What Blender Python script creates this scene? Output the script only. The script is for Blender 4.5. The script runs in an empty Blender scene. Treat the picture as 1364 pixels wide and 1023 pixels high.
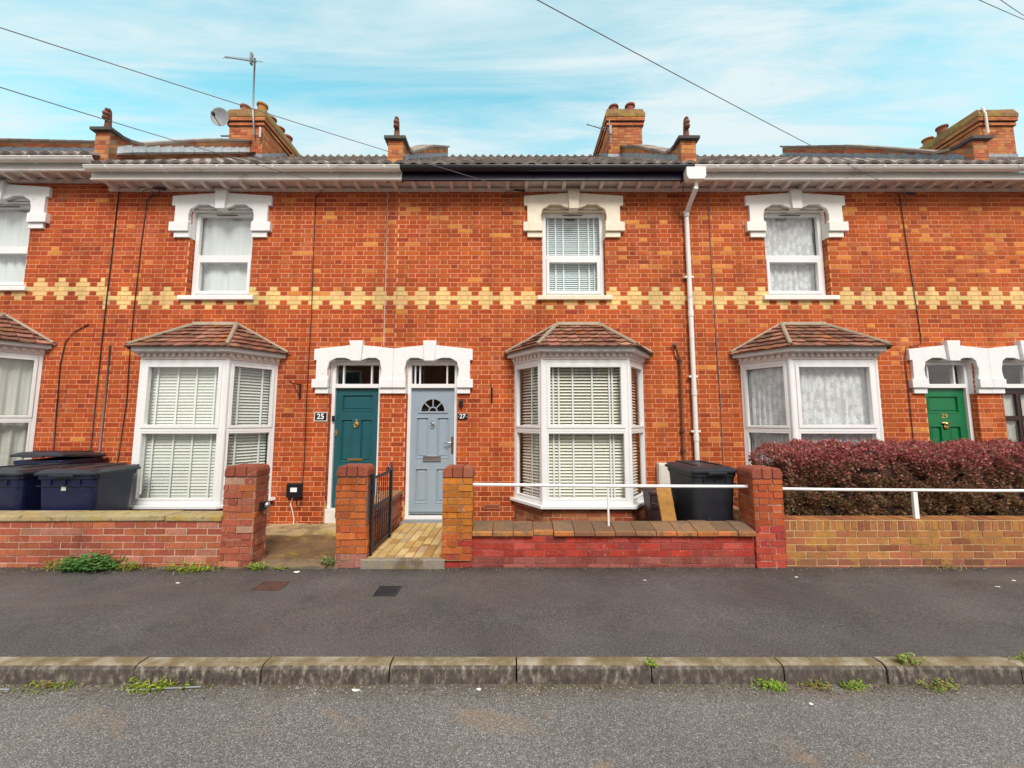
import bpy, math, random
from mathutils import Vector, Matrix
R = math.radians
rng = random.Random(7)
scene = bpy.context.scene
COL = scene.collection
W = {}                                   # world position of every object that parents others

# ------------------------------------------------------------------ materials
def mat(name):
    m = bpy.data.materials.new(name); m.use_nodes = True
    nt = m.node_tree; nt.nodes.clear()
    out = nt.nodes.new('ShaderNodeOutputMaterial')
    b = nt.nodes.new('ShaderNodeBsdfPrincipled')
    nt.links.new(b.outputs[0], out.inputs[0])
    return m, nt, b, out
def N(nt, t, **k):
    n = nt.nodes.new(t)
    for a, v in k.items():
        if a in n.inputs: n.inputs[a].default_value = v
        else: setattr(n, a, v)
    return n
def L(nt, a, b): nt.links.new(a, b)
def noise(nt, scale, detail=4, rough=.55, vec=None, dist=0):
    n = N(nt, 'ShaderNodeTexNoise'); n.inputs['Scale'].default_value = scale
    n.inputs['Detail'].default_value = detail; n.inputs['Roughness'].default_value = rough
    n.inputs['Distortion'].default_value = dist
    if vec is not None: L(nt, vec, n.inputs['Vector'])
    return n.outputs[0]
def ramp(nt, fac, stops, interp='LINEAR'):
    r = N(nt, 'ShaderNodeValToRGB'); r.color_ramp.interpolation = interp
    e = r.color_ramp.elements
    while len(e) < len(stops): e.new(.5)
    for i, (p, c) in enumerate(stops):
        e[i].position = p
        e[i].color = (c, c, c, 1) if isinstance(c, (int, float)) else (*c, 1)
    L(nt, fac, r.inputs[0]); return r.outputs[0]
def mix(nt, fac, a, b, mode='MIX'):
    m = N(nt, 'ShaderNodeMix', data_type='RGBA', blend_type=mode)
    for s, v in ((m.inputs[0], fac), (m.inputs[6], a), (m.inputs[7], b)):
        if isinstance(v, (int, float)): s.default_value = v
        elif isinstance(v, tuple): s.default_value = (*v, 1)
        else: L(nt, v, s)
    return m.outputs[2]
def coords(nt, scale=None):
    t = N(nt, 'ShaderNodeNewGeometry').outputs['Position']
    if scale:
        mp = N(nt, 'ShaderNodeMapping'); mp.inputs['Scale'].default_value = scale
        L(nt, t, mp.inputs[0]); return mp.outputs[0]
    return t
def bump(nt, b, h, strength=.3, dist=.01):
    n = N(nt, 'ShaderNodeBump'); n.inputs['Strength'].default_value = strength
    n.inputs['Distance'].default_value = dist
    L(nt, h, n.inputs['Height']); L(nt, n.outputs[0], b.inputs['Normal'])
def flat(name, c, rough=.5, var=.12, scale=6, metal=0, bumpy=0, streak=None, dirt=None):
    """painted or moulded stuff: one colour with a little uneven wear"""
    m, nt, b, o = mat(name)
    P = coords(nt)
    f = ramp(nt, noise(nt, scale, 6, .6, P), [(.3, 1 - var), (.7, 1 + var * .3)])
    c0 = mix(nt, 1.0, c, f, 'MULTIPLY')
    if dirt:
        d = ramp(nt, noise(nt, dirt[1], 8, .7, coords(nt, dirt[3] if len(dirt) > 3 else None)), [(dirt[2], 0), (dirt[2] + .14, 1)])
        c0 = mix(nt, d, c0, dirt[0])
    L(nt, c0, b.inputs['Base Color'])
    b.inputs['Roughness'].default_value = rough; b.inputs['Metallic'].default_value = metal
    if bumpy: bump(nt, b, noise(nt, 90, 4, .6, P), bumpy, .004)
    return m
def attr(name, rough=.85, bumpy=.5, grain=.25, white=None, lich=None, fine=55, blot=.22):
    """masonry: every brick or tile keeps a colour of its own (attribute), with grain, blotches, salts, lichen"""
    m, nt, b, o = mat(name)
    P = coords(nt)
    a = N(nt, 'ShaderNodeAttribute', attribute_name='Col').outputs['Color']
    g = ramp(nt, noise(nt, fine, 6, .7, P), [(.25, 1 - grain), (.75, 1 + grain * .6)])
    c = mix(nt, 1.0, a, g, 'MULTIPLY')
    g2 = ramp(nt, noise(nt, 1.3, 5, .6, P), [(.3, 1 - blot), (.7, 1 + blot * .5)])
    c = mix(nt, 1.0, c, g2, 'MULTIPLY')
    if white:
        dr = ramp(nt, noise(nt, 4.5, 5, .65, coords(nt, (1, 1, .16))), [(.34, .80), (.50, 1.0), (.7, 1.05)])
        c = mix(nt, 1.0, c, dr, 'MULTIPLY')
        f = ramp(nt, noise(nt, white[1], 7, .75, P), [(white[2], 0), (white[2] + .12, white[3])])
        c = mix(nt, f, c, white[0])
        f = ramp(nt, noise(nt, 21, 6, .85, P), [(.59, 0), (.67, .7)])
        c = mix(nt, f, c, (.70, .31, .18))
    if lich:
        for (lc, ls, lo, la) in lich:
            f = ramp(nt, noise(nt, ls, 7, .75, P), [(lo, 0), (lo + .1, la)])
            c = mix(nt, f, c, lc)
    L(nt, c, b.inputs['Base Color']); b.inputs['Roughness'].default_value = rough
    b.inputs['Specular IOR Level'].default_value = .3
    bump(nt, b, noise(nt, fine * 1.6, 5, .7, P), bumpy, .004)
    return m

MT = {}
MT['brick'] = attr('facing_brick', .85, .5, .32, white=((.66, .27, .15), 2.2, .57, .30), blot=.18)
MT['brick_garden'] = attr('garden_brick', .88, .7, .4, white=((.55, .38, .33), 4.5, .60, .6), lich=[((.10, .07, .05), 7, .66, .6)])
MT['brick_lichen'] = attr('lichen_brick', .9, .7, .35, lich=[((.47, .28, .03), 3.0, .53, .45), ((.20, .12, .045), 5, .54, .5), ((.10, .065, .035), 15, .62, .5)])
MT['pot'] = attr('weathered_masonry', .9, .7, .35, lich=[((.22, .17, .06), 8, .55, .7), ((.05, .04, .03), 13, .62, .6)])
MT['moss'] = attr('mossy_mortar', .95, .9, .4, lich=[((.34, .25, .035), 5, .50, .7), ((.13, .10, .03), 9, .52, .7), ((.42, .34, .24), 7, .62, .5)])
MT['coping'] = attr('dirty_coping', .9, .8, .35, lich=[((.13, .10, .065), 6, .50, .75), ((.045, .035, .028), 14, .58, .7), ((.50, .20, .05), 9, .62, .5)])
MT['tile'] = attr('clay_tile', .88, .6, .4, lich=[((.46, .15, .03), 5, .58, .55), ((.13, .10, .045), 6, .50, .85), ((.035, .03, .025), 17, .56, .8), ((.36, .30, .20), 22, .64, .6)])
MT['roof'] = attr('concrete_tile', .85, .5, .35, lich=[((.30, .27, .20), 6, .60, .6), ((.03, .03, .03), 11, .60, .6)])
MT['stone'] = attr('mossy_stone', .9, .6, .35, lich=[((.40, .27, .04), 3.5, .50, .75), ((.12, .085, .035), 9, .54, .8), ((.60, .54, .40), 5, .60, .7)])
MT['paver'] = attr('block_paver', .85, .5, .25, lich=[((.22, .15, .06), 10, .62, .5)])
MT['white_paint'] = flat('white_masonry_paint', (.80, .80, .795), .6, .07, 9, bumpy=.25, dirt=((.56, .54, .49), 7, .60))
MT['cream_paint'] = flat('cream_masonry_paint', (.80, .71, .55), .6, .12, 7, bumpy=.25, dirt=((.45, .36, .22), 6, .63))
MT['offwhite_paint'] = flat('offwhite_masonry_paint', (.82, .80, .74), .6, .08, 7, bumpy=.25, dirt=((.50, .45, .36), 6, .64))
MT['pvc'] = flat('white_upvc', (.80, .80, .795), .3, .05, 3, dirt=((.62, .62, .62), 3, .68))
MT['pvc_old'] = flat('aged_white_upvc', (.80, .78, .74), .4, .10, 3, dirt=((.40, .36, .32), 2.2, .58, (1, 1, 3)))
MT['soffit'] = flat('pinkish_grey_soffit_paint', (.76, .67, .63), .6, .12, 3, dirt=((.50, .41, .37), 3, .58))
MT['fascia_dark'] = flat('dark_purple_fascia', (.013, .008, .036), .35, .3, 4)
MT['wire'] = flat('black_cable', (.012, .012, .013), .5, .1)
MT['wire_grey'] = flat('grey_cable', (.16, .15, .15), .6, .1)
MT['wire_pale'] = flat('pale_cable', (.55, .42, .36), .6, .1)
MT['black'] = flat('black_paint', (.012, .013, .018), .35, .2)
MT['iron'] = flat('gate_paint', (.012, .015, .022), .38, .3, 30, dirt=((.11, .06, .045), 40, .60))
MT['white_metal'] = flat('white_gloss_metal', (.85, .85, .85), .35, .06, 12, dirt=((.45, .35, .25), 14, .70))
MT['rust'] = flat('rusty_pipe', (.13, .045, .022), .75, .4, 30)
MT['galv'] = flat('galvanised', (.30, .31, .32), .4, .2, 20, metal=.7)
MT['dish'] = flat('dish_grey', (.26, .275, .285), .55, .1)
MT['lead'] = flat('lead_flashing', (.30, .33, .37), .6, .35, 9, dirt=((.55, .57, .6), 12, .58))
MT['lead_white'] = flat('white_flashing', (.70, .72, .73), .6, .25, 9, dirt=((.35, .36, .38), 12, .60))
MT['teal'] = flat('teal_gloss', (.018, .100, .118), .3, .15, 5, bumpy=.05)
MT['greyblue'] = flat('grey_blue_door', (.29, .36, .42), .38, .06, 5, bumpy=.06)
MT['green'] = flat('green_gloss', (.005, .165, .055), .3, .15, 5)
MT['brown'] = flat('dark_brown_gloss', (.035, .013, .010), .3, .2, 5)
MT['brass'] = flat('brass', (.75, .50, .17), .3, .1, 20, metal=.9)
MT['chrome'] = flat('satin_chrome', (.55, .55, .55), .3, .1, 20, metal=.9)
MT['sill_grey'] = flat('grey_sill', (.24, .25, .26), .7, .25, 12, bumpy=.3)
MT['peeling'] = flat('peeling_white', (.72, .69, .63), .8, .15, 14, bumpy=.5, dirt=((.28, .17, .10), 16, .58))
MT['blind'] = flat('blind_slats', (.86, .83, .72), .55, .04)
MT['blind_cool'] = flat('blind_slats_cool', (.68, .78, .80), .55, .04)
MT['blind_green'] = flat('blind_slats_greenish', (.76, .78, .70), .55, .05)
MT['tape'] = flat('blind_tape', (.86, .87, .86), .7, .03)
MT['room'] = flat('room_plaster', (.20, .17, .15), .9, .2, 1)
MT['bin_navy'] = flat('navy_bin_plastic', (.007, .011, .052), .42, .35, 8, dirt=((.040, .055, .12), 14, .60))
MT['bin_grey'] = flat('charcoal_bin_plastic', (.020, .023, .032), .45, .3, 8, dirt=((.09, .10, .11), 7, .64, (1, 1, .5)))
MT['bin_lid'] = flat('bin_lid_plastic', (.022, .027, .037), .38, .3, 8, dirt=((.12, .12, .12), 14, .64))
MT['sticker'] = flat('sticker', (.55, .53, .42), .6, .2, 40)
MT['caddy'] = flat('brown_caddy_plastic', (.055, .028, .026), .45, .3, 9)
MT['meter'] = flat('cream_meter_box', (.72, .68, .60), .5, .1, 4)
MT['plywood'] = flat('plywood', (.50, .25, .06), .8, .3, 20, dirt=((.25, .10, .03), 18, .60, (1, 1, .25)))
MT['lit_white'] = flat('pale_litter', (.78, .76, .70), .8, .1)
MT['digit'] = flat('white_digits', (.85, .85, .85), .5, .02)
MT['soil'] = flat('dark_soil', (.035, .028, .022), .95, .4, 8, bumpy=.6)
MT['hedge_core'] = flat('hedge_dark_core', (.055, .028, .020), .95, .5, 25)
MT['concrete'] = attr('mossy_concrete', .92, .8, .35, fine=40, lich=[((.34, .25, .02), 2.6, .54, .75), ((.09, .05, .025), 3.0, .47, .6), ((.42, .32, .18), 6, .66, .4)])

def leafmat(name, rough=.5, trans=.3):
    m, nt, b, out = mat(name)
    a = N(nt, 'ShaderNodeAttribute', attribute_name='Col').outputs['Color']
    L(nt, a, b.inputs['Base Color']); b.inputs['Roughness'].default_value = rough
    t = N(nt, 'ShaderNodeBsdfTranslucent'); L(nt, a, t.inputs[0])
    mx = N(nt, 'ShaderNodeMixShader'); mx.inputs[0].default_value = trans
    L(nt, b.outputs[0], mx.inputs[1]); L(nt, t.outputs[0], mx.inputs[2]); L(nt, mx.outputs[0], out.inputs[0])
    return m
MT['leaf'] = leafmat('leaf')

def glassmat():
    m, nt, b, out = mat('window_glass'); nt.nodes.remove(b)
    g = N(nt, 'ShaderNodeBsdfGlossy'); g.inputs['Roughness'].default_value = .015
    g.inputs['Color'].default_value = (1, 1, 1, 1)
    t = N(nt, 'ShaderNodeBsdfTransparent'); t.inputs[0].default_value = (.95, .975, .97, 1)
    lw = N(nt, 'ShaderNodeLayerWeight'); lw.inputs[0].default_value = .5
    fr = ramp(nt, lw.outputs['Facing'], [(0, .08), (.5, .13), (.8, .32), (1, .9)])
    mx = N(nt, 'ShaderNodeMixShader'); L(nt, fr, mx.inputs[0])
    # old panes are never quite flat: a very soft ripple
    bn = N(nt, 'ShaderNodeBump'); bn.inputs['Strength'].default_value = .06; bn.inputs['Distance'].default_value = .02
    L(nt, noise(nt, 2.2, 2, .5, coords(nt)), bn.inputs['Height']); L(nt, bn.outputs[0], g.inputs['Normal'])
    L(nt, t.outputs[0], mx.inputs[1]); L(nt, g.outputs[0], mx.inputs[2]); L(nt, mx.outputs[0], out.inputs[0])
    return m
MT['glass'] = glassmat()

def lacemat(name, col, holes):
    m, nt, b, out = mat(name)
    b.inputs['Base Color'].default_value = (*col, 1); b.inputs['Roughness'].default_value = .9
    P = coords(nt)
    tl = N(nt, 'ShaderNodeBsdfTranslucent'); tl.inputs[0].default_value = (*col, 1)
    m1 = N(nt, 'ShaderNodeMixShader'); m1.inputs[0].default_value = .15
    L(nt, b.outputs[0], m1.inputs[1]); L(nt, tl.outputs[0], m1.inputs[2])
    tr = N(nt, 'ShaderNodeBsdfTransparent')
    if holes:
        mp = coords(nt, (14, 14, 8))
        v = N(nt, 'ShaderNodeTexVoronoi', feature='F1'); v.inputs['Scale'].default_value = 1.0; L(nt, mp, v.inputs['Vector'])
        pat = ramp(nt, v.outputs['Distance'], [(.42, .01), (.58, .22)])
        n2 = ramp(nt, noise(nt, 60, 2, .5, P), [(.4, 0), (.6, .16)])
        f = mix(nt, 1.0, pat, n2, 'ADD')
    else:
        f = ramp(nt, noise(nt, 5, 3, .5, coords(nt, (3, 3, .3))), [(.3, .02), (.7, .12)])
    mx = N(nt, 'ShaderNodeMixShader'); L(nt, f, mx.inputs[0])
    L(nt, m1.outputs[0], mx.inputs[1]); L(nt, tr.outputs[0], mx.inputs[2]); L(nt, mx.outputs[0], out.inputs[0])
    return m
MT['lace'] = lacemat('lace_curtain', (.90, .91, .92), True)
MT['net'] = lacemat('net_curtain', (.84, .88, .87), False)
MT['curtain'] = lacemat('pale_curtain', (.70, .69, .62), False)

def roadmat():
    m, nt, b, o = mat('worn_chipped_asphalt'); P = coords(nt)
    v = N(nt, 'ShaderNodeTexVoronoi', feature='F1'); v.inputs['Scale'].default_value = 185; L(nt, P, v.inputs['Vector'])
    chip = ramp(nt, N(nt, 'ShaderNodeSeparateColor').outputs[0], [(0, 0), (1, 1)])
    sp = nt.nodes[-1]
    sep = [n for n in nt.nodes if n.type == 'SEPARATE_COLOR'][0]; L(nt, v.outputs['Color'], sep.inputs[0])
    stone = ramp(nt, sep.outputs[0], [(0, (.095, .088, .081)), (.45, (.165, .153, .142)), (.8, (.22, .205, .19)), (1, (.42, .39, .36))])
    gap = ramp(nt, v.outputs['Distance'], [(.35, 1), (.8, .62)])
    c = mix(nt, 1, stone, gap, 'MULTIPLY')
    big = ramp(nt, noise(nt, .8, 6, .6, P), [(.3, .80), (.7, 1.15)])
    c = mix(nt, 1, c, big, 'MULTIPLY')
    f = ramp(nt, noise(nt, 1.7, 6, .7, coords(nt, (1, 1.6, 1)), .6), [(.56, 0), (.68, .5)])
    c = mix(nt, f, c, (.30, .19, .11))
    f = ramp(nt, noise(nt, 3.1, 6, .7, P), [(.68, 0), (.74, .5)])
    c = mix(nt, f, c, (.035, .032, .03))
    # grit and soil that gathers in the gutter
    sx = N(nt, 'ShaderNodeSeparateXYZ'); L(nt, P, sx.inputs[0])
    mr = N(nt, 'ShaderNodeMapRange'); L(nt, sx.outputs[1], mr.inputs[0])
    mr.inputs[1].default_value = 2.58; mr.inputs[2].default_value = 2.77
    gm = mix(nt, 1, mr.outputs[0], ramp(nt, noise(nt, 9, 6, .7, P), [(.35, .25), (.65, 1)]), 'MULTIPLY')
    c = mix(nt, gm, c, (.095, .068, .045))
    L(nt, c, b.inputs['Base Color']); b.inputs['Roughness'].default_value = .85
    bump(nt, b, gap, .6, .006)
    return m
def pavemat():
    m, nt, b, o = mat('pavement_asphalt'); P = coords(nt)
    f = noise(nt, 75, 6, .85, P)
    c = ramp(nt, f, [(.30, (.022, .019, .018)), (.48, (.068, .059, .055)), (.62, (.145, .127, .118)), (.72, (.30, .27, .25))])
    big = ramp(nt, noise(nt, .9, 6, .65, P), [(.3, .72), (.7, 1.28)])
    c = mix(nt, 1, c, big, 'MULTIPLY')
    w = ramp(nt, noise(nt, 1.1, 5, .6, coords(nt, (.6, 1.6, 1)), .5), [(.52, 0), (.68, .5)])
    c = mix(nt, w, c, (.115, .093, .083))
    # dark blotches, then a patchy darkening towards the garden wall
    dk = ramp(nt, noise(nt, 2.3, 5, .6, P), [(.60, 0), (.75, .5)])
    c = mix(nt, dk, c, (.025, .023, .023))
    sx = N(nt, 'ShaderNodeSeparateXYZ'); L(nt, P, sx.inputs[0])
    mr = N(nt, 'ShaderNodeMapRange'); L(nt, sx.outputs[1], mr.inputs[0]); mr.inputs[1].default_value = 4.18; mr.inputs[2].default_value = 4.44
    gm = mix(nt, 1, mr.outputs[0], ramp(nt, noise(nt, 6, 6, .7, P), [(.3, .3), (.65, 1)]), 'MULTIPLY')
    c = mix(nt, gm, c, (.030, .028, .020))
    L(nt, c, b.inputs['Base Color'])
    L(nt, ramp(nt, noise(nt, 1.4, 4, .6, P), [(.35, .55), (.65, .85)]), b.inputs['Roughness'])
    bump(nt, b, f, .5, .004)
    return m
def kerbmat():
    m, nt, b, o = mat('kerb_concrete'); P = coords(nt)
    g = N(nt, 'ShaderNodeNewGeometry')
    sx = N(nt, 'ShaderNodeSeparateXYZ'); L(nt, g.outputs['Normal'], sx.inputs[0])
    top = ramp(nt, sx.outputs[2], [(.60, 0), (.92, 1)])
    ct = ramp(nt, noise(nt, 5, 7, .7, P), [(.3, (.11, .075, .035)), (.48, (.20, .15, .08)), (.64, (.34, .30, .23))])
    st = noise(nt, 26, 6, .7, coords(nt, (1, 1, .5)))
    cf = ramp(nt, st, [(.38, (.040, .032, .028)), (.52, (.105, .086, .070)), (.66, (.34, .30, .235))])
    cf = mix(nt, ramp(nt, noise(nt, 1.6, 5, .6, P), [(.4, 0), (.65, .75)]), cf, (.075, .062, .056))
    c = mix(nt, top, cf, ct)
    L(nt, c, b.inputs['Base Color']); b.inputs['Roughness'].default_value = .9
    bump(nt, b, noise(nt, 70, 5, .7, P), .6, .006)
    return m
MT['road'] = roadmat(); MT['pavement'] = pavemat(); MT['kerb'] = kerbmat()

# ------------------------------------------------------------------ mesh building
class MB:
    def __init__(s): s.v = []; s.f = []; s.c = []; s.col = (.5, .5, .5)
    def face(s, pts, col=None):
        i = len(s.v); s.v += [tuple(p) for p in pts]; s.f.append(tuple(range(i, i + len(pts)))); s.c.append(col or s.col)
    def add(s, vs, fs, col=None):
        i = len(s.v); s.v += [tuple(p) for p in vs]
        for f in fs: s.f.append(tuple(i + j for j in f)); s.c.append(col or s.col)
    def box(s, x0, x1, y0, y1, z0, z1, col=None, jit=0):
        vs = [(x, y, z) for x in (x0, x1) for y in (y0, y1) for z in (z0, z1)]
        if jit: vs = [tuple(q + rng.uniform(-jit, jit) for q in p) for p in vs]
        s.add(vs, [(0, 1, 3, 2), (4, 6, 7, 5), (0, 4, 5, 1), (2, 3, 7, 6), (0, 2, 6, 4), (1, 5, 7, 3)], col)
    def obox(s, c, u, v, n, a, b, d, col=None):
        """box centred on c, half sizes a, b, d along u, v, n"""
        c, u, v, n = map(Vector, (c, u, v, n))
        vs = [c + u * (a * i) + v * (b * j) + n * (d * k) for i in (-1, 1) for j in (-1, 1) for k in (-1, 1)]
        s.add(vs, [(0, 1, 3, 2), (4, 6, 7, 5), (0, 4, 5, 1), (2, 3, 7, 6), (0, 2, 6, 4), (1, 5, 7, 3)], col)
    def prism(s, poly, O, u, v, n, d0, d1, col=None):
        """polygon (a,b) in the plane u,v through O, extruded along n from d0 to d1"""
        O, u, v, n = map(Vector, (O, u, v, n)); k = len(poly)
        A = [O + u * a + v * b + n * d0 for a, b in poly]; B = [O + u * a + v * b + n * d1 for a, b in poly]
        s.add(A + B, [tuple(range(k)), tuple(range(2 * k - 1, k - 1, -1))] + [(i, i + k, (i + 1) % k + k, (i + 1) % k) for i in range(k)], col)
    def tube(s, pts, r, n=8, col=None, caps=True):
        pts = [Vector(p) for p in pts]; rs = r if isinstance(r, (list, tuple)) else [r] * len(pts)
        rings = []
        ref = Vector((0, 0, 1))
        for i, p in enumerate(pts):
            d = (pts[min(i + 1, len(pts) - 1)] - pts[max(i - 1, 0)]).normalized()
            rr = ref if abs(d.dot(ref)) < .95 else Vector((1, 0, 0))
            a = d.cross(rr).normalized(); b = d.cross(a)
            rings.append([p + (a * math.cos(2 * math.pi * k / n) + b * math.sin(2 * math.pi * k / n)) * rs[i] for k in range(n)])
        vs = [q for g in rings for q in g]; fs = []
        for i in range(len(pts) - 1):
            for k in range(n): fs.append((i * n + k, i * n + (k + 1) % n, (i + 1) * n + (k + 1) % n, (i + 1) * n + k))
        if caps: fs += [tuple(range(n)), tuple((len(pts) - 1) * n + k for k in range(n - 1, -1, -1))]
        s.add(vs, fs, col)
    def lathe(s, prof, c, n=14, axis='z', col=None):
        vs = []; fs = []
        for r, h in prof:
            for k in range(n):
                a = 2 * math.pi * k / n
                q = (r * math.cos(a), r * math.sin(a), h)
                if axis == 'y': q = (q[0], h, q[1])
                if axis == 'x': q = (h, q[0], q[1])
                vs.append((c[0] + q[0], c[1] + q[1], c[2] + q[2]))
        for i in range(len(prof) - 1):
            for k in range(n): fs.append((i * n + k, i * n + (k + 1) % n, (i + 1) * n + (k + 1) % n, (i + 1) * n + k))
        fs += [tuple(range(n - 1, -1, -1)), tuple((len(prof) - 1) * n + k for k in range(n))]
        s.add(vs, fs, col)
    def rings(s, rs, col=None, cap=True):
        """stack of closed loops with equal point counts"""
        n = len(rs[0]); vs = [p for g in rs for p in g]; fs = []
        for i in range(len(rs) - 1):
            for k in range(n): fs.append((i * n + k, i * n + (k + 1) % n, (i + 1) * n + (k + 1) % n, (i + 1) * n + k))
        if cap: fs += [tuple(range(n - 1, -1, -1)), tuple((len(rs) - 1) * n + k for k in range(n))]
        s.add(vs, fs, col)
    def build(s, name, m, parent=None, smooth=False, bevel=0, loc=None):
        o0 = W[parent] if parent is not None else Vector(loc or (0, 0, 0))
        me = bpy.data.meshes.new(name)
        me.from_pydata([tuple(Vector(p) - o0) for p in s.v], [], s.f); me.validate(); me.update()
        if len(me.polygons) == len(s.f):
            ca = me.color_attributes.new('Col', 'FLOAT_COLOR', 'CORNER')
            buf = []
            for f, c in zip(s.f, s.c): buf += [c[0], c[1], c[2], 1.0] * len(f)
            ca.data.foreach_set('color', buf)
        me.materials.append(MT[m] if isinstance(m, str) else m)
        if smooth: me.polygons.foreach_set('use_smooth', [True] * len(me.polygons))
        ob = bpy.data.objects.new(name, me); COL.objects.link(ob)
        if parent is not None: ob.parent = parent
        else: ob.location = o0
        W[ob] = o0
        if bevel:
            b = ob.modifiers.new('bevel', 'BEVEL'); b.width = bevel; b.segments = 2; b.limit_method = 'ANGLE'
        return ob
def thing(name, label, cat, loc=(0, 0, 0), group=None):
    o = bpy.data.objects.new(name, None); COL.objects.link(o); o.location = loc; o.empty_display_size = .2
    W[o] = Vector(loc); return tag(o, label, cat, group)
def tag(o, label=None, cat=None, group=None, kind=None):
    if label: o['label'] = label
    if cat: o['category'] = cat
    if group: o['group'] = group
    if kind: o['kind'] = kind
    return o
def copy_tree(o, parent=None):
    c = o.copy(); COL.objects.link(c); c.parent = parent
    W[c] = W[o]
    for ch in list(o.children): copy_tree(ch, c)
    return c

# ------------------------------------------------------------------ brickwork
MORTAR = (.80, .35, .19)
def pick(p): return rng.choices([c for c, w in p], [w for c, w in p])[0]
RED = [((.435, .074, .014), 6), ((.395, .058, .013), 4), ((.47, .092, .017), 4), ((.30, .042, .014), .7), ((.47, .105, .034), 1.0), ((.42, .070, .022), 2)]
ORANGE = (.66, .245, .05)
YELLOW = (.80, .58, .23)
def vary(c, a=.12):
    k = 1 + rng.uniform(-a, a); return (c[0] * k, c[1] * k * (1 + rng.uniform(-.06, .06)), c[2] * k)
def bricks(m, O, u, v, n, Wd, H, holes=(), x_off=0., z_off=0., colf=None, mortar=MORTAR, rec=.004, joint=.0135,
           course=.075, st=.2252, hd=.1163, bond='flemish', jit=.0012, k0=0):
    """every brick of a wall face is its own little raised block; holes are (a0,a1,b0,b1)"""
    O, u, v, n = map(Vector, (O, u, v, n)); P = st + hd
    xs = sorted({0, Wd, *[min(max(h[i], 0), Wd) for h in holes for i in (0, 1)]})
    zs = sorted({0, H, *[min(max(h[i], 0), H) for h in holes for i in (2, 3)]})
    q = O - n * rec
    for i in range(len(xs) - 1):
        for j in range(len(zs) - 1):
            ca, cb = (xs[i] + xs[i + 1]) / 2, (zs[j] + zs[j + 1]) / 2
            if any(h[0] < ca < h[1] and h[2] < cb < h[3] for h in holes): continue
            m.face([q + u * xs[i] + v * zs[j], q + u * xs[i + 1] + v * zs[j], q + u * xs[i + 1] + v * zs[j + 1], q + u * xs[i] + v * zs[j + 1]], mortar)
    k = math.floor(z_off / course)
    while k * course - z_off < H:
        b0, b1 = max(k * course - z_off, 0) + joint / 2, min((k + 1) * course - z_off, H) - joint / 2
        if b1 - b0 < .015: k += 1; continue
        mid = (b0 + b1) / 2
        iv = [(0, Wd)]
        for h in holes:
            if h[2] < mid < h[3]:
                nv = []
                for s, e in iv:
                    if h[1] <= s or h[0] >= e: nv.append((s, e)); continue
                    if h[0] > s: nv.append((s, h[0]))
                    if h[1] < e: nv.append((h[1], e))
                iv = nv
        kk = k - k0
        ph = (kk % 2) * P / 2
        if bond == 'stretcher': seq = [('s', 0, st)]; per = st; ph = (kk % 2) * st / 2
        elif bond == 'soldier': seq = [('h', 0, .075)]; per = .075; ph = 0
        else: seq = [('h', -hd / 2, hd / 2), ('s', hd / 2, hd / 2 + st)]; per = P
        i = math.floor((x_off - ph) / per) - 1
        while i * per + ph - x_off < Wd + per:
            for kind, a, b in seq:
                s0, e0 = i * per + ph + a - x_off + joint / 2, i * per + ph + b - x_off - joint / 2
                for s, e in iv:
                    a0, a1 = max(s0, s + .002), min(e0, e - .002)
                    if a1 - a0 < .018: continue
                    c = colf(O + u * ((a0 + a1) / 2) + v * mid, kk, kind)
                    J = lambda: rng.uniform(-jit, jit)
                    dz = J() * 1.5
                    F = [O + u * (x + J()) + v * (z + J()) + n * (dz if rec > .003 else 0) for x, z in ((a0, b0), (a1, b0), (a1, b1), (a0, b1))]
                    B = [O + u * x + v * z - n * (rec + .001) for x, z in ((a0 - .002, b0 - .002), (a1 + .002, b0 - .002), (a1 + .002, b1 + .002), (a0 - .002, b1 + .002))]
                    m.add(F + B, [(0, 1, 2, 3), (0, 4, 5, 1), (1, 5, 6, 2), (2, 6, 7, 3), (3, 7, 4, 0)], c)
            i += 1
        k += 1

# ------------------------------------------------------------------ constants of the terrace
FY = 6.05                      # face of the terrace
EAVE = 5.37
PARTY = [-11.25, -6.56, -1.865, 2.82, 7.49, 12.18]
X, Yv, Zv = Vector((1, 0, 0)), Vector((0, 1, 0)), Vector((0, 0, 1))
RY, RZ, RS = 5.66, 5.55, .739   # roof: eaves edge and slope
RIDGE_Y = 9.9
def roofz(y): return RZ + (y - RY) * RS

def window_opening(cx, dz): return (cx - .51, cx + .51, 3.60 + dz, 5.06 + dz)

def pane_grid(m, x0, x1, z0, z1, y): m.face([(x0, y, z0), (x1, y, z0), (x1, y, z1), (x0, y, z1)])

def frame_rect(m, O, u, n, a0, a1, b0, b1, t, d0, d1):
    """four butted bars of width t round a rectangle, in the plane u / z through O, from depth d0 to d1 along n"""
    def bar(p0, p1, q0, q1):
        O2 = Vector(O); m.prism([(p0, q0), (p1, q0), (p1, q1), (p0, q1)], O2, u, Zv, n, d0, d1)
    bar(a0, a0 + t, b0, b1); bar(a1 - t, a1, b0, b1)
    bar(a0 + t, a1 - t, b0, b0 + t); bar(a0 + t, a1 - t, b1 - t, b1)

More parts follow.
